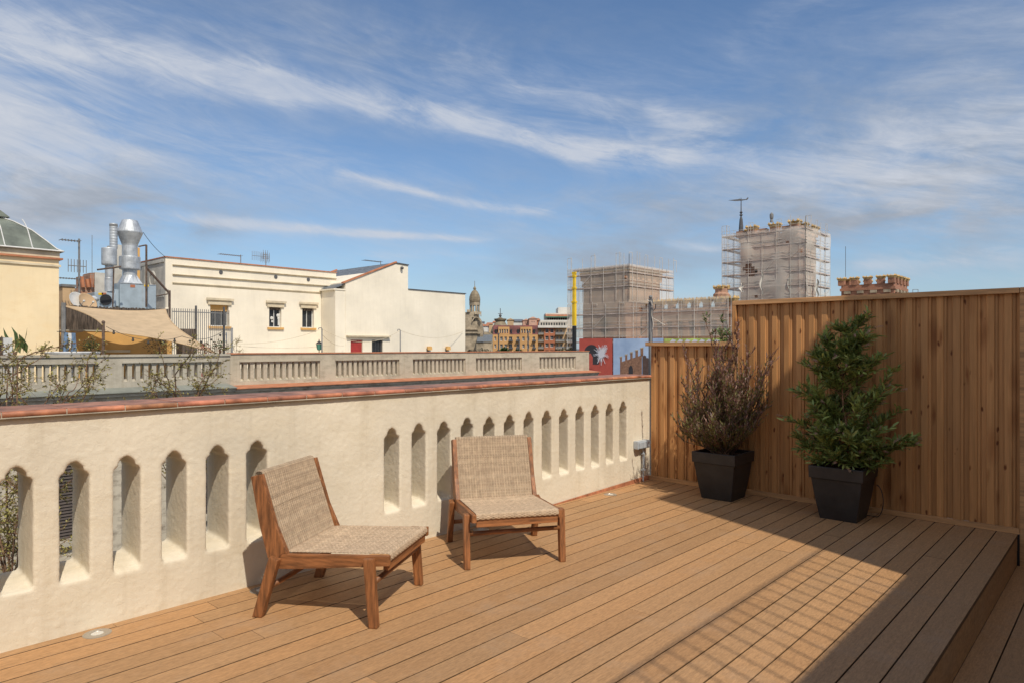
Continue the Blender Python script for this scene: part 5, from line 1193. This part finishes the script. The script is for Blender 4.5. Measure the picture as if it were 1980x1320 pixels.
for (a, b, yt, yb_, yy) in ((1040, 1096, 629.5, 634, -.6), (1045, 1099, 618.5, 622, 1.2), (1056, 1106, 604.5, 607, 3), (1082, 1107, 592, 604, 5)):
    m = MB(); m.box((fx(a, D3), yy, fz(yb_, D3)), (fx(b, D3), yy+8, fz(yt, D3))); m.build('terrace_slab', W['white_far'], ap)
m = MB(); m.box((fx(1043, D3), .9, fz(634, D3)), (fx(1097, D3), 8, fz(622, D3))); m.box((fx(1055, D3), 3.2, fz(618.5, D3)), (fx(1099, D3), 9, fz(607, D3))); m.build('attic_wall', W['concrete_far'], ap)
m = MB(); m.prism([(1.4, fz(611.5, D3)), (3.2, fz(607.5, D3)), (3.2, fz(607, D3)), (1.4, fz(611, D3))], 'x', fx(1056, D3), fx(1104, D3)); m.build('orange_awning', W['roof_far'], ap)
m = MB(); m.box((fx(1054, D3), 1.3, fz(613.5, D3)), (fx(1102, D3), 1.36, fz(611.6, D3))); m.build('green_awning', W['green_awning'], ap)
for k in range(9): m = MB(); m.box((fx(1060+k*4.4, D3), 3.1, fz(618, D3)), (fx(1062.4+k*4.4, D3), 3.19, fz(613.6, D3))); m.build('attic_window', W['glass'], ap)
for k in range(10): m = MB(); m.box((fx(1046+k*5, D3), .8, fz(633, D3)), (fx(1048.4+k*5, D3), .89, fz(624, D3))); m.build('attic_window', W['glass'], ap)
m = MB(); m.prism([(fx(1096, D3), fz(634, D3)), (fx(1112, D3), fz(634, D3)), (fx(1112, D3), fz(600, D3)), (fx(1106, D3), fz(606, D3)), (fx(1100, D3), fz(616, D3))], 'y', 2, 8); m.build('stair_wall', W['white_far'], ap)
# rooftops behind
def house(px0, px1, yt, d, wm, label, gable=True, roofm='roof_far', wins=()):
    t = fblock('distant_house', label, 'house', d, 'houses far behind')
    facade(t, d, px0, px1, yt, 720, W[wm], [(a, b, c1, c2) for a, b, c1, c2 in wins], 12)
    m = MB(); a, b, z = fx(px0, d)-.2, fx(px1, d)+.2, fz(yt, d)+.005
    if gable: m.prism([(a, z), (b, z), ((a+b)/2, z+(b-a)*.22)], 'y', -.2, 12)
    else: m.prism([(-.3, z), (12, z), (12, z+1.2), (-.3, z+.15)], 'x', a, b)
    m.build('roof', W[roofm], t); return t
house(981, 993, 619, 175, 'tan_far', 'small tan gabled house with a rounded front above the ochre roof', roofm='tan_far')
house(993, 1011, 622, 215, 'white_far', 'pale flat house between the tan and the pink gables', False, 'slate')
house(1011, 1024, 620, 178, 'pink_far', 'pink gabled house just left of the taller pink gable', roofm='pink_far', wins=((1015, 1016.5, 624, 627), (1019, 1020.5, 624, 627)))
house(1023, 1038, 616.5, 172, 'pink_far', 'taller pink gabled house beside the balcony block', roofm='pink_far', wins=((1028, 1029.5, 621, 624), (1032, 1033.5, 621, 624)))
house(1036, 1044, 620, 210, 'brick_far', 'narrow brick house squeezed behind the balcony block', False)
house(931, 943, 631, 260, 'white_far', 'white house with orange roof right of the church', False)
house(941, 956, 627, 320, 'tan_far', 'tan house low between church and pavilion', False)
house(925, 935, 624, 400, 'concrete_far', 'grey distant house at the foot of the church turret', False, 'slate')
house(953, 962, 624, 300, 'white_far', 'pale distant house left of the stone dome', False)
house(1094, 1113, 628, 200, 'brick_far', 'brick house between balcony block and scaffold', False, wins=((1098, 1100, 632, 636), (1104, 1106, 632, 636)))
house(870, 905, 640, 420, 'tan_far', 'tan distant house behind the church', False)
for px, yt, d_, lb in ((964, 644, 60, 'thin dark street pole before the left bay of the ochre house'), (1004, 656, 62, 'short thin pole before the middle of the ochre house'), (1021, 640, 58, 'thin dark street pole before the right bay of the ochre house')):
    p = V(px, yt, d_); m = MB(); m.lathe([(.09, -18-p.z), (.055, -.1), (.09, -.1), (.07, 0)], tuple(p), 8); tag(m.build('street_pole', W['dark_metal']), lb, 'pole', 'thin street poles')
rs = random.Random(9)
for i, (px, yt, w_) in enumerate(((975, 675, 5), (1003, 679, 6), (965, 678, 4), (935, 676, 9), (1085, 676, 7), (1105, 674, 4), (915, 680, 8))):
    d_ = 80+i*4; c = V(px, yt, d_); r_ = w_/FPX*d_; t = thing('street_tree', (c.x, c.y, -18), ['green round tree before the left bay of the ochre house', 'green tree before the middle of the ochre house', 'small tree at the left corner of the ochre house', 'thin brownish tree before the nave wall', 'thin brownish tree before the balcony block', 'small tree below the crane boom', 'brownish tree at the foot of the church'][i], 'tree', 'street trees below the terrace level')
    f = MB(); cols = [(.06, .11, .03), (.09, .15, .04)] if i < 2 else [(.16, .14, .08), (.12, .11, .06)]
    for k in range(500 if i < 2 else 260):
        v = Vector((rs.gauss(0, 1), rs.gauss(0, 1), rs.gauss(0, 1))).normalized()*rs.random()**.4; b_ = rs.uniform(.5, 1.4); cc = rs.choice(cols)
        leaf_batch(f, c+v*r_*2-Vector((0, 0, r_*1.7)), v+Vector((rs.gauss(0, .5), rs.gauss(0, .5), 0)), .3, .2, tuple(q*b_ for q in cc), rs)
    f.build('crown', W['leaf_far'], t, fix=False); m = MB(); m.tube([(c.x, c.y, -18), (c.x, c.y, c.z-r_*2)], [.25, .12], 6); m.build('trunk', W['bark'], t)

# crane boom
D5 = 98; cr = thing('mobile_crane', (*V(1110.5, 0, D5)[:2], -18), 'mobile crane with upright yellow telescopic boom beside the scaffolded tower', 'crane')
p = V(1110.5, 0, D5); z = lambda py: EYE-(py-HORIZON)*D5/FPX; k = D5/FPX
m = MB(); m.box((p.x-2.9*k, p.y-2.9*k, z(720)), (p.x+2.9*k, p.y+2.9*k, z(630.5))); m.build('boom_base', W['black'], cr)
for i, (w_, a, b) in enumerate(((3.1, 630, 583), (2.7, 583, 556), (2.3, 556, 533))): m = MB(); m.box((p.x-w_*k, p.y-w_*k, z(a)), (p.x+w_*k, p.y+w_*k, z(b))); m.box((p.x-(w_+.9)*k, p.y-(w_+.9)*k, z(b+3)), (p.x+(w_+.9)*k, p.y+(w_+.9)*k, z(b-.5))); m.build('boom_section', W['crane'], cr)
m = MB(); m.prism([(p.x-2.4*k, z(534)), (p.x+2.4*k, z(534)), (p.x+4.2*k, z(529)), (p.x+4.2*k, z(526)), (p.x-4.6*k, z(526)), (p.x-4.6*k, z(528.5))], 'y', p.y-2*k, p.y+2*k); m.build('boom_head', W['crane'], cr)
m = MB(); m.box((p.x-1.3, p.y-4.5, -17.1), (p.x+1.3, p.y+4.5, -15.6)); m.box((p.x-1.2, p.y-3, -15.6), (p.x+1.2, p.y+.5, -14.2)); m.build('carrier', W['crane'], cr)
m = MB()
for sx in (-1.2, 1.2):
    for sy in (-3.4, -1.8, 1.8, 3.4): m.lathe([(.6, -.2), (.65, 0), (.6, .2)], (0, 0, 0), 14, M=Matrix.Translation((p.x+sx, p.y+sy, -17.4)) @ Matrix.Rotation(R(90), 4, 'Y'))
m.build('wheels', W['black'], cr)

# castle
ca = thing('castle', (-50, 105, -18), 'red brick castle like building with crenellated towers and gilded crown merlons', 'castle')
def crown(m, cx, cy, z, w_, h_):
    """flared crown on a merlon: four-sided flare with three points per side"""
    a = w_/2; b = a*1.35
    m.add([(cx-a, cy-a, z), (cx+a, cy-a, z), (cx+a, cy+a, z), (cx-a, cy+a, z), (cx-b, cy-b, z+h_*.55), (cx+b, cy-b, z+h_*.55), (cx+b, cy+b, z+h_*.55), (cx-b, cy+b, z+h_*.55)], [(0, 3, 2, 1), (4, 5, 6, 7), (0, 1, 5, 4), (1, 2, 6, 5), (2, 3, 7, 6), (3, 0, 4, 7)])
    for s_ in (-1, 0, 1):
        for ax in (0, 1):
            for sg in (-1, 1):
                ox, oy = (s_*b*.78, sg*b*.88) if ax == 0 else (sg*b*.88, s_*b*.78); q = b*.2
                x, y = cx+ox, cy+oy; m.add([(x-q, y-q, z+h_*.54), (x+q, y-q, z+h_*.54), (x+q, y+q, z+h_*.54), (x-q, y+q, z+h_*.54), (x, y, z+h_)], [(0, 1, 4), (1, 2, 4), (2, 3, 4), (3, 0, 4)])
def tower(x0, x1, y0, y1, zt, n, mw, mh, crowned, winz, capm='gold', label=None, bm_='brick'):
    m = MB(); hx = []; hy = []
    for (za, zb, us, ww) in winz:
        for u in us: hx.append((x0+(x1-x0)*u-ww/2, x0+(x1-x0)*u+ww/2, za, zb)); hy.append((y0+(y1-y0)*u-ww/2, y0+(y1-y0)*u+ww/2, za, zb))
    m.skin('y', y0, x0, x1, -18, zt, hx, .5); m.skin('x', x1, y0+.502, y1, -18, zt, hy, .5)
    m.box((x0+.01, y0+.501, -18), (x1-.501, y1, zt-.005)); m.box((x0+.02, y0+.01, zt-.25), (x1-.01, y1-.01, zt-.004)); mer = []
    step = (x1-x0)/n; d_ = mw*.7
    for k in range(n+1):
        for (px, py) in ((x0+(x1-x0)*k/n, y0+d_/2), (x1-d_/2, y0+(y1-y0)*k/n), (x0+(x1-x0)*k/n, y1-d_/2), (x0+d_/2, y0+(y1-y0)*k/n)):
            if not any(abs(px-a)+abs(py-b) < mw*.8 for a, b in mer): mer.append((px, py))
    for (px, py) in mer: m.box((px-mw/2, py-mw/2, zt-.002), (px+mw/2, py+mw/2, zt+mh))
    # corbel band
    m.box((x0-.18, y0-.18, zt-1.0), (x1+.18, y0+.05, zt-.55)); m.box((x1-.05, y0+.0505, zt-1.001), (x1+.18, y1, zt-.551))
    o = m.build('tower', W[bm_], ca)
    if label: o['label'] = label
    c_ = MB()
    for (px, py) in mer:
        kk = int(round((x1-px)/step)) if abs(py-y0) < 1.2 or abs(py-y1) < 1.2 else int(round((py-y0)/((y1-y0)/n)))
        if crowned == 'alt' and kk % 2: continue
        c_ = MB()
        if crowned: crown(c_, px, py, zt+mh+.002, mw, .95 if crowned == 'alt' else .65)
        else: c_.box((px-mw*.6, py-mw*.6, zt+mh+.002), (px+mw*.6, py+mw*.6, zt+mh+.35))
        c_.build('merlon_crown', W[capm], o)
    for h_ in hx: p = MB(); p.box((h_[0], y0+.42, h_[2]), (h_[1], y0+.46, h_[3])); p.build('window_pane', W['glass'], o)
    for h_ in hy: p = MB(); p.box((x1-.46, h_[0], h_[2]), (x1-.42, h_[1], h_[3])); p.build('window_pane', W['glass'], o)
    return o
T1 = (-69.3, -60.9, 93.8, 104.4)
tower(*T1, 12.6, 6, 1.0, 1.1, False, [(3.5, 6.3, (.5,), 1.6), (-1.5, 1.2, (.2, .4, .6, .8), .8)], 'gold', 'left tower wrapped in scaffolding with square topped merlons')
m = MB(); m.box((T1[0]-1.2, T1[2]-1.2, 14.25), (T1[1]+1.2, T1[3]+1.2, 14.5)); m.build('temporary_roof', W['plank'], ca)
wf = 98.6
m = MB(); xw = []
for k in range(8): xx = -60+k*1.9; xw += [(xx, xx+1.0, 3.2, 5.6), (xx, xx+1.0, -1.4, 1.4)]
m.skin('y', wf, -60.85, -44.5, -18, 7.6, xw, .5); m.box((-60.84, wf+.501, -18), (-44.5, wf+14, 7.595)); m.box((-60.85, wf-.15, 6.5), (-44.5, wf-.001, 6.9))
cw = []
for k in range(8):
    xx = -60.2+k*2.05; m.box((xx, wf+.1, 7.598), (xx+1.1, wf+.8, 8.35)); cw.append(xx+.55)
wo = m.build('wing', W['brick'], ca); p = MB()
for xx in cw: q = MB(); crown(q, xx, wf+.45, 8.352, 1.15, .95); q.build('merlon_crown', W['gold'], wo)
for h_ in xw: p = MB(); p.box((h_[0], wf+.42, h_[2]), (h_[1], wf+.46, h_[3])); p.build('window_pane', W['concrete_far'], wo)
dx, dy = dirn(1395)[0]*106, dirn(1395)[1]*106
m = MB(); m.lathe([(1.0, -18), (1.0, 8.2), (1.25, 8.6), (1.25, 9.6), (.95, 9.9), (.95, 10.5)], (dx, dy, 0), 12); o = m.build('corner_turret', W['brick'], ca); m = MB()
for k in range(4): a = k*math.pi/2+.4; m = MB(); crown(m, dx+.8*math.cos(a), dy+.8*math.sin(a), 10.4, .55, .7); m.build('merlon_crown', W['gold'], o)
T2 = (-53.5, -43.2, 120.3, 129.1)
t2o = tower(*T2, 21.4, 5, 1.4, 1.15, 'alt', [(11.3, 13.4, (.28, .48, .68, .86), .75), (14.3, 15.3, (.28, .48, .68, .86), .45), (6, 9, (.5,), 2.0)], 'gold', 'tall tower in the middle with gilded crown merlons under pale netting')
# pale reflections behind the high lancets: white reveal panels seen in the photo
px_, py_, pz_ = ony(1433, 430, T2[2]+1.2)
m = MB(); zq = lambda py: EYE-(py-HORIZON)*((-S_*px_+C_*(T2[2]+1.2)))/FPX
m.lathe([(.5, 21.0), (.42, zq(440)), (.3, zq(425)), (.12, zq(418)), (.35, zq(416.5)), (.12, zq(414)), (.3, zq(411)), (.10, zq(409)), (.08, zq(388)), (.05, zq(383))], (px_, T2[2]+1.2, 0), 8)
v_ = Vector((C_, S_, 0)); q0 = Vector((px_, T2[2]+1.2, zq(388)))
for a, b in ((-22, 0), (0, 12)): pass
def flat(m, pts, th=.12):
    n = len(pts); nrm = Vector((-S_, C_, 0))*th; vs = [q0+v_*(x_/FPX*124)+Vector((0, 0, z_/FPX*124)) for x_, z_ in pts]; vs2 = [p+nrm for p in vs]
    m.add(vs+vs2, [tuple(range(n)), tuple(range(2*n-1, n-1, -1))]+[(i, (i+1) % n, (i+1) % n+n, i+n) for i in range(n)])
flat(m, [(-25, .4), (-6, 2.4), (-3, 3.4), (0, 2.0), (8, 2.6), (10, 1.2), (2, -.4), (-6, -1), (-12, -1)]); flat(m, [(8, 1), (13, 6), (15, 5), (12, 1)])
m.build('weather_vane', W['dark_metal'], t2o)
px_, py_, pz_ = ony(1492, 420, T2[2]+3); dd_ = -S_*px_+C_*(T2[2]+3); zq = lambda py: EYE-(py-HORIZON)*dd_/FPX
m = MB(); m.lathe([(.30, zq(430)), (.22, zq(424)), (.30, zq(423)), (.34, zq(420)), (.34, zq(415)), (.26, zq(414)), (.10, zq(411.5))], (px_, T2[2]+3, 0), 10); m.build('lantern_finial', W['grey_metal'], t2o)
T3 = (-38.2, -29.9, 127, 135.7)
tower(*T3, 12.15, 4, 1.0, .85, True, [(6.0, 7.0, (.25, .5, .75), .9)], 'gold', 'small free standing looking tower at the right, bare brick without scaffold', 'brick_dark')
for k in range(4): m = MB(); xx = T3[0]+(T3[1]-T3[0])*(k+.5)/4; m.box((xx-.5, T3[2]-.35, 10.65), (xx+.5, T3[2]-.003, 11.1)); m.build('corbel', W['stone'], ca)
for k in range(4): m = MB(); yy = T3[2]+(T3[3]-T3[2])*(k+.5)/4; m.box((T3[1]+.003, yy-.5, 10.65), (T3[1]+.35, yy+.5, 11.1)); m.build('corbel', W['stone'], ca)
p = V(1635, 477, 150); m = MB(); m.tube([(p.x, p.y, -18), tuple(p)], .05, 5); tag(m.build('mast', W['dark_metal']), 'hairline mast standing left of the bare brick tower', 'mast')
p = V(1765, 560, 130); m = MB(); m.tube([(p.x, p.y, -18), tuple(p)], .05, 5); q = p+Vector((C_, S_, 0)); m.tube([tuple(p), tuple(q)], .05, 5); m.tube([tuple(q), (q.x, q.y, -18)], .05, 5); tag(m.build('hooped_frame', W['grey_metal']), 'small hooped frame peeping over the fence right of the brick tower', 'frame')

HC = ony(1447, 526, 118.4)
def scaffold(label, x0, x1, y0, y1, z0, z1, lift, bay, planks, netm, netz, seed, extra=1.2, faces='xy', sag=0.0):
    t = thing('scaffold', ((x0+x1)/2, y0, z0), label, 'scaffold'); rs = random.Random(seed)
    fm = MB(); pl = MB(); nt = MB(); r_ = .038
    segs = []
    if 'y' in faces: segs.append(('y', y0, x0, x1))
    if 'x' in faces: segs.append(('x', x1, y0, y1))
    if 'w' in faces: segs.append(('x', x0+1.0, y0, y1))
    if 'n' in faces: segs.append(('y', y1-1.0, x0, x1))
    for ax, Pp, a, b in segs:
        n = max(1, round((b-a)/bay)); st_ = (b-a)/n
        for off in (0, .95):
            for k in range(n+1):
                u = a+st_*k; top = z1+(extra+rs.uniform(-.3, .5) if k % 2 == 0 or rs.random() < .3 else -.2)
                q = (u, Pp+off) if ax == 'y' else (Pp-off, u); fm.tube([(q[0], q[1], z0), (q[0], q[1], top)], r_, 4)
            z = z0+lift
            while z < z1+.2:
                for dz in (0, 1.0, .5):
                    A_ = (a, Pp+off, z+dz) if ax == 'y' else (Pp-off, a, z+dz); B_ = (b, Pp+off, z+dz) if ax == 'y' else (Pp-off, b, z+dz)
                    if (off == 0 or dz == 0) and z+dz < z1+.6: fm.tube([A_, B_], r_*.8, 4)
                z += lift
        for k in range(0, n+1, 2):      # portal hoops
            u = a+st_*k; q0_ = (u, Pp, z1+extra) if ax == 'y' else (Pp, u, z1+extra); q1_ = (u+.9, Pp, z1+extra) if ax == 'y' else (Pp, u+.9, z1+extra)
            fm.tube([q0_, q1_], r_, 4); fm.tube([q1_, (q1_[0], q1_[1], z1-.5)], r_, 4)
        z = z0+lift; i = 0
        while z < z1+.2:
            if ax == 'y': pl.box((a, Pp+.1, z-.06), (b, Pp+.85, z-.01)); pl.box((a, Pp+.02, z), (b, Pp+.04, z+.16))
            else: pl.box((Pp-.85, a, z-.06), (Pp-.1, b, z-.01)); pl.box((Pp-.04, a, z), (Pp-.02, b, z+.16))
            k = rs.randrange(n); u = a+st_*k; u2 = u+st_*rs.choice((1, 1, 2)); u2 = min(u2, b)
            if z+lift < z1+.3: fm.tube([(u, Pp-.02, z), (u2, Pp-.02, z+lift)] if ax == 'y' else [(Pp+.02, u, z), (Pp+.02, u2, z+lift)], r_*.8, 4)
            z += lift; i += 1
    for ax, Pp, a, b in segs:
        if Pp == x0+1.0 and ax == 'x': continue
        nu = max(6, int((b-a)/.55)); nv = max(6, int((netz[1]-netz[0])/.55)); vs = []; fs = []
        for i in range(nu+1):
            for j in range(nv+1):
                u = a+(b-a)*i/nu; z = netz[0]+(netz[1]-netz[0])*j/nv
                off = -.12+.06*mnoise.noise(Vector((u*.5, z*.35, seed)))+sag*max(0, mnoise.noise(Vector((u*.32, z*.22, seed+4))))
                vs.append((u, Pp-off, z) if ax == 'y' else (Pp+off, u, z))
        for i in range(nu):
            for j in range(nv):
                c = Vector(vs[i*(nv+1)+j]); hole = (rs.random() < .004) or (sag > 0 and ax == 'y' and abs(c.z-HC[2]-(.35*(HC[0]-c.x)))*1.5+abs(c.x-HC[0])*.8 < 1.45)
                if not hole: fs.append((i*(nv+1)+j, (i+1)*(nv+1)+j, (i+1)*(nv+1)+j+1, i*(nv+1)+j+1))
        nt.add(vs, fs)
    fm.build('tube_frame', W['scaf'], t, fix=False); pl.build('planks', W['plank'], t, fix=False); nt.build('netting', W[netm], t, smooth=True, fix=False); return t
scaffold('scaffolding with thin brownish net around the left castle tower', T1[0]-1.9, T1[1]+1.9, 91.9, T1[3]+1.5, 8.9, 14.9, 2.2, 2.5, True, 'net', (8.6, 14.6), 3, 1.5)
scaffold('long low scaffolding with worn net in front of the castle wing and tower foot', T1[0]-1.9, ony(1408, 0, 91.85)[0], 91.85, 98, -18, 8.7, 2.25, 2.5, True, 'net', (3.05, 8.7), 5, -.2, 'y')
st_ = scaffold('tall scaffolding with pale torn netting around the middle castle tower', T2[0]-2.6, T2[1]+2.0, T2[2]-2.0, T2[3]+1.6, 5.0, 22.2, 2.35, 2.6, True, 'net_light', (5.0, 21.9), 8, 1.3, 'xyw', .55)
# billowing torn strips of net
rs = random.Random(12); m = MB()
for (px, y0_, y1_, w_) in ((1473, 524, 572, 5), (1527, 520, 575, 5), (1529, 520, 560, 3), (1580, 540, 575, 6), (1434, 548, 566, 8)):
    d_ = 117; n = 10; vs = []; fs = []
    for i in range(n+1):
        py = y0_+(y1_-y0_)*i/n; ww = w_*(.35+.65*math.sin(math.pi*i/n))
        for s_ in (-1, -.3, .4, 1): vs.append(tuple(V(px+2.0*math.sin(i*.9)+s_*ww*.5, py, d_+(.35 if abs(s_) < .5 else 0))))
    for i in range(n):
        for k in range(3): fs.append((i*4+k, i*4+k+1, (i+1)*4+k+1, (i+1)*4+k))
    m.add(vs, fs)
o = m.build('torn_net_strips', W['white_far'], st_, smooth=True, fix=False)

# banners
def banner(name, pa, pb, wm, label, arts, yt=654, z0=-9):
    YB = 91.6; A_ = ony(pa, yt, YB); B_ = ony(pb, yt, YB); zt_ = (A_[2]+B_[2])/2
    t = thing(name, ((A_[0]+B_[0])/2, YB, z0), label, 'banner', 'printed banners on the scaffold'); m = MB(); n = 16; vs = []; fs = []
    m.box((A_[0]+.05, YB, z0), (B_[0]-.05, YB+.03, zt_)); m.build('cloth', W[wm], t)
    for i, (nm, matn, pts) in enumerate(arts):
        m = MB(); kq = 0
        for poly in pts:
            pp = [ony(x_, y_, YB-.02) for x_, y_ in poly]; kq += .0012; m.prism([(q[0], q[2]) for q in pp], 'y', YB-.02-i*.012-kq, YB-.008-i*.012-kq)
        m.build(nm, W[matn], t)
    return t
arch = [(1129, 668)]; arch = [(1129+14.5*(1-math.cos(math.pi*k/12)), 683-17*math.sin(math.pi*k/12)) for k in range(13)]+[(1158, 704), (1143, 704), (1143, 683)]
rs = random.Random(15); splat = []
for k in range(60):
    a = rs.uniform(0, 6.28); r_ = rs.uniform(10, 22); wv = .7; cx_, cy_ = 1163, 684; ex_, ey_ = cx_+r_*.75*math.cos(a), cy_+r_*math.sin(a); nx_, ny_ = -math.sin(a)*wv, math.cos(a)*wv
    splat.append([(cx_-nx_, cy_-ny_), (ex_-nx_*.5, ey_-ny_*.5), (ex_+nx_*.5, ey_+ny_*.5), (cx_+nx_, cy_+ny_)])
splat.append([(1163+6*math.cos(k), 684+8*math.sin(k)) for k in [i*.6283 for i in range(10)]])
banner('printed_banner', 1119.5, 1184.5, 'red_print', 'red banner with a dark arch and a white starburst splash hung on the scaffold', [('arch_print', 'dark_print', [arch]), ('tongue_print', 'red_print', [[(1139, 690), (1142, 683), (1146, 690), (1146, 712), (1139, 712)]]), ('burst_print', 'white_print', splat)])
wallp = [(1199, 700), (1241, 686), (1241, 726), (1199, 726)]; side = [(1242.5, 686), (1254, 694), (1254, 726), (1242.5, 726)]
mers = []; 
for k in range(5):
    x_ = 1199+k*9.9; yy = 698-k*3.6; w_ = 3.6+k*.4; mers.append([(x_, yy-7-k*.6), (x_+w_, yy-7.5-k*.7), (x_+w_, yy+4), (x_, yy+5)])
mers2 = [[(1245.5, 686), (1249.5, 688), (1249.5, 696), (1245.5, 694)], [(1251, 691), (1254, 692), (1254, 698), (1251, 697)]]
caps = [[(p_[0][0]-1, p_[0][1]-2), (p_[1][0]+1, p_[1][1]-2.2), (p_[1][0], p_[1][1]), (p_[0][0], p_[0][1])] for p_ in mers]
archs = [[(1216+4*(1-math.cos(math.pi*k/8)), 716-10*math.sin(math.pi*k/8)) for k in range(9)]+[(1224, 726), (1216, 726)]]
banner('printed_banner', 1185.2, 1283, 'blue_print', 'sky blue banner printed with a crenellated brick castle corner', [('castle_print', 'brown_print', [wallp]+mers), ('shaded_side_print', 'shade_print', [side]+mers2), ('cap_print', 'cream_print', caps), ('window_print', 'dark_print', archs)])
banner('printed_banner', 1283.6, 1408, 'green_print', 'yellow green banner just above the low pine fence', [('wave_print', 'white_print', [[(1300+k*14, 655.5), (1308+k*14, 658), (1304+k*14, 661), (1298+k*14, 664), (1294+k*14, 662)] for k in range(7)])])
for o in bpy.data.objects:
    if '_w' in o: del o['_w']
    if '_d' in o: del o['_d']
for m_ in bpy.data.materials:
    if '_out' in m_: del m_['_out']
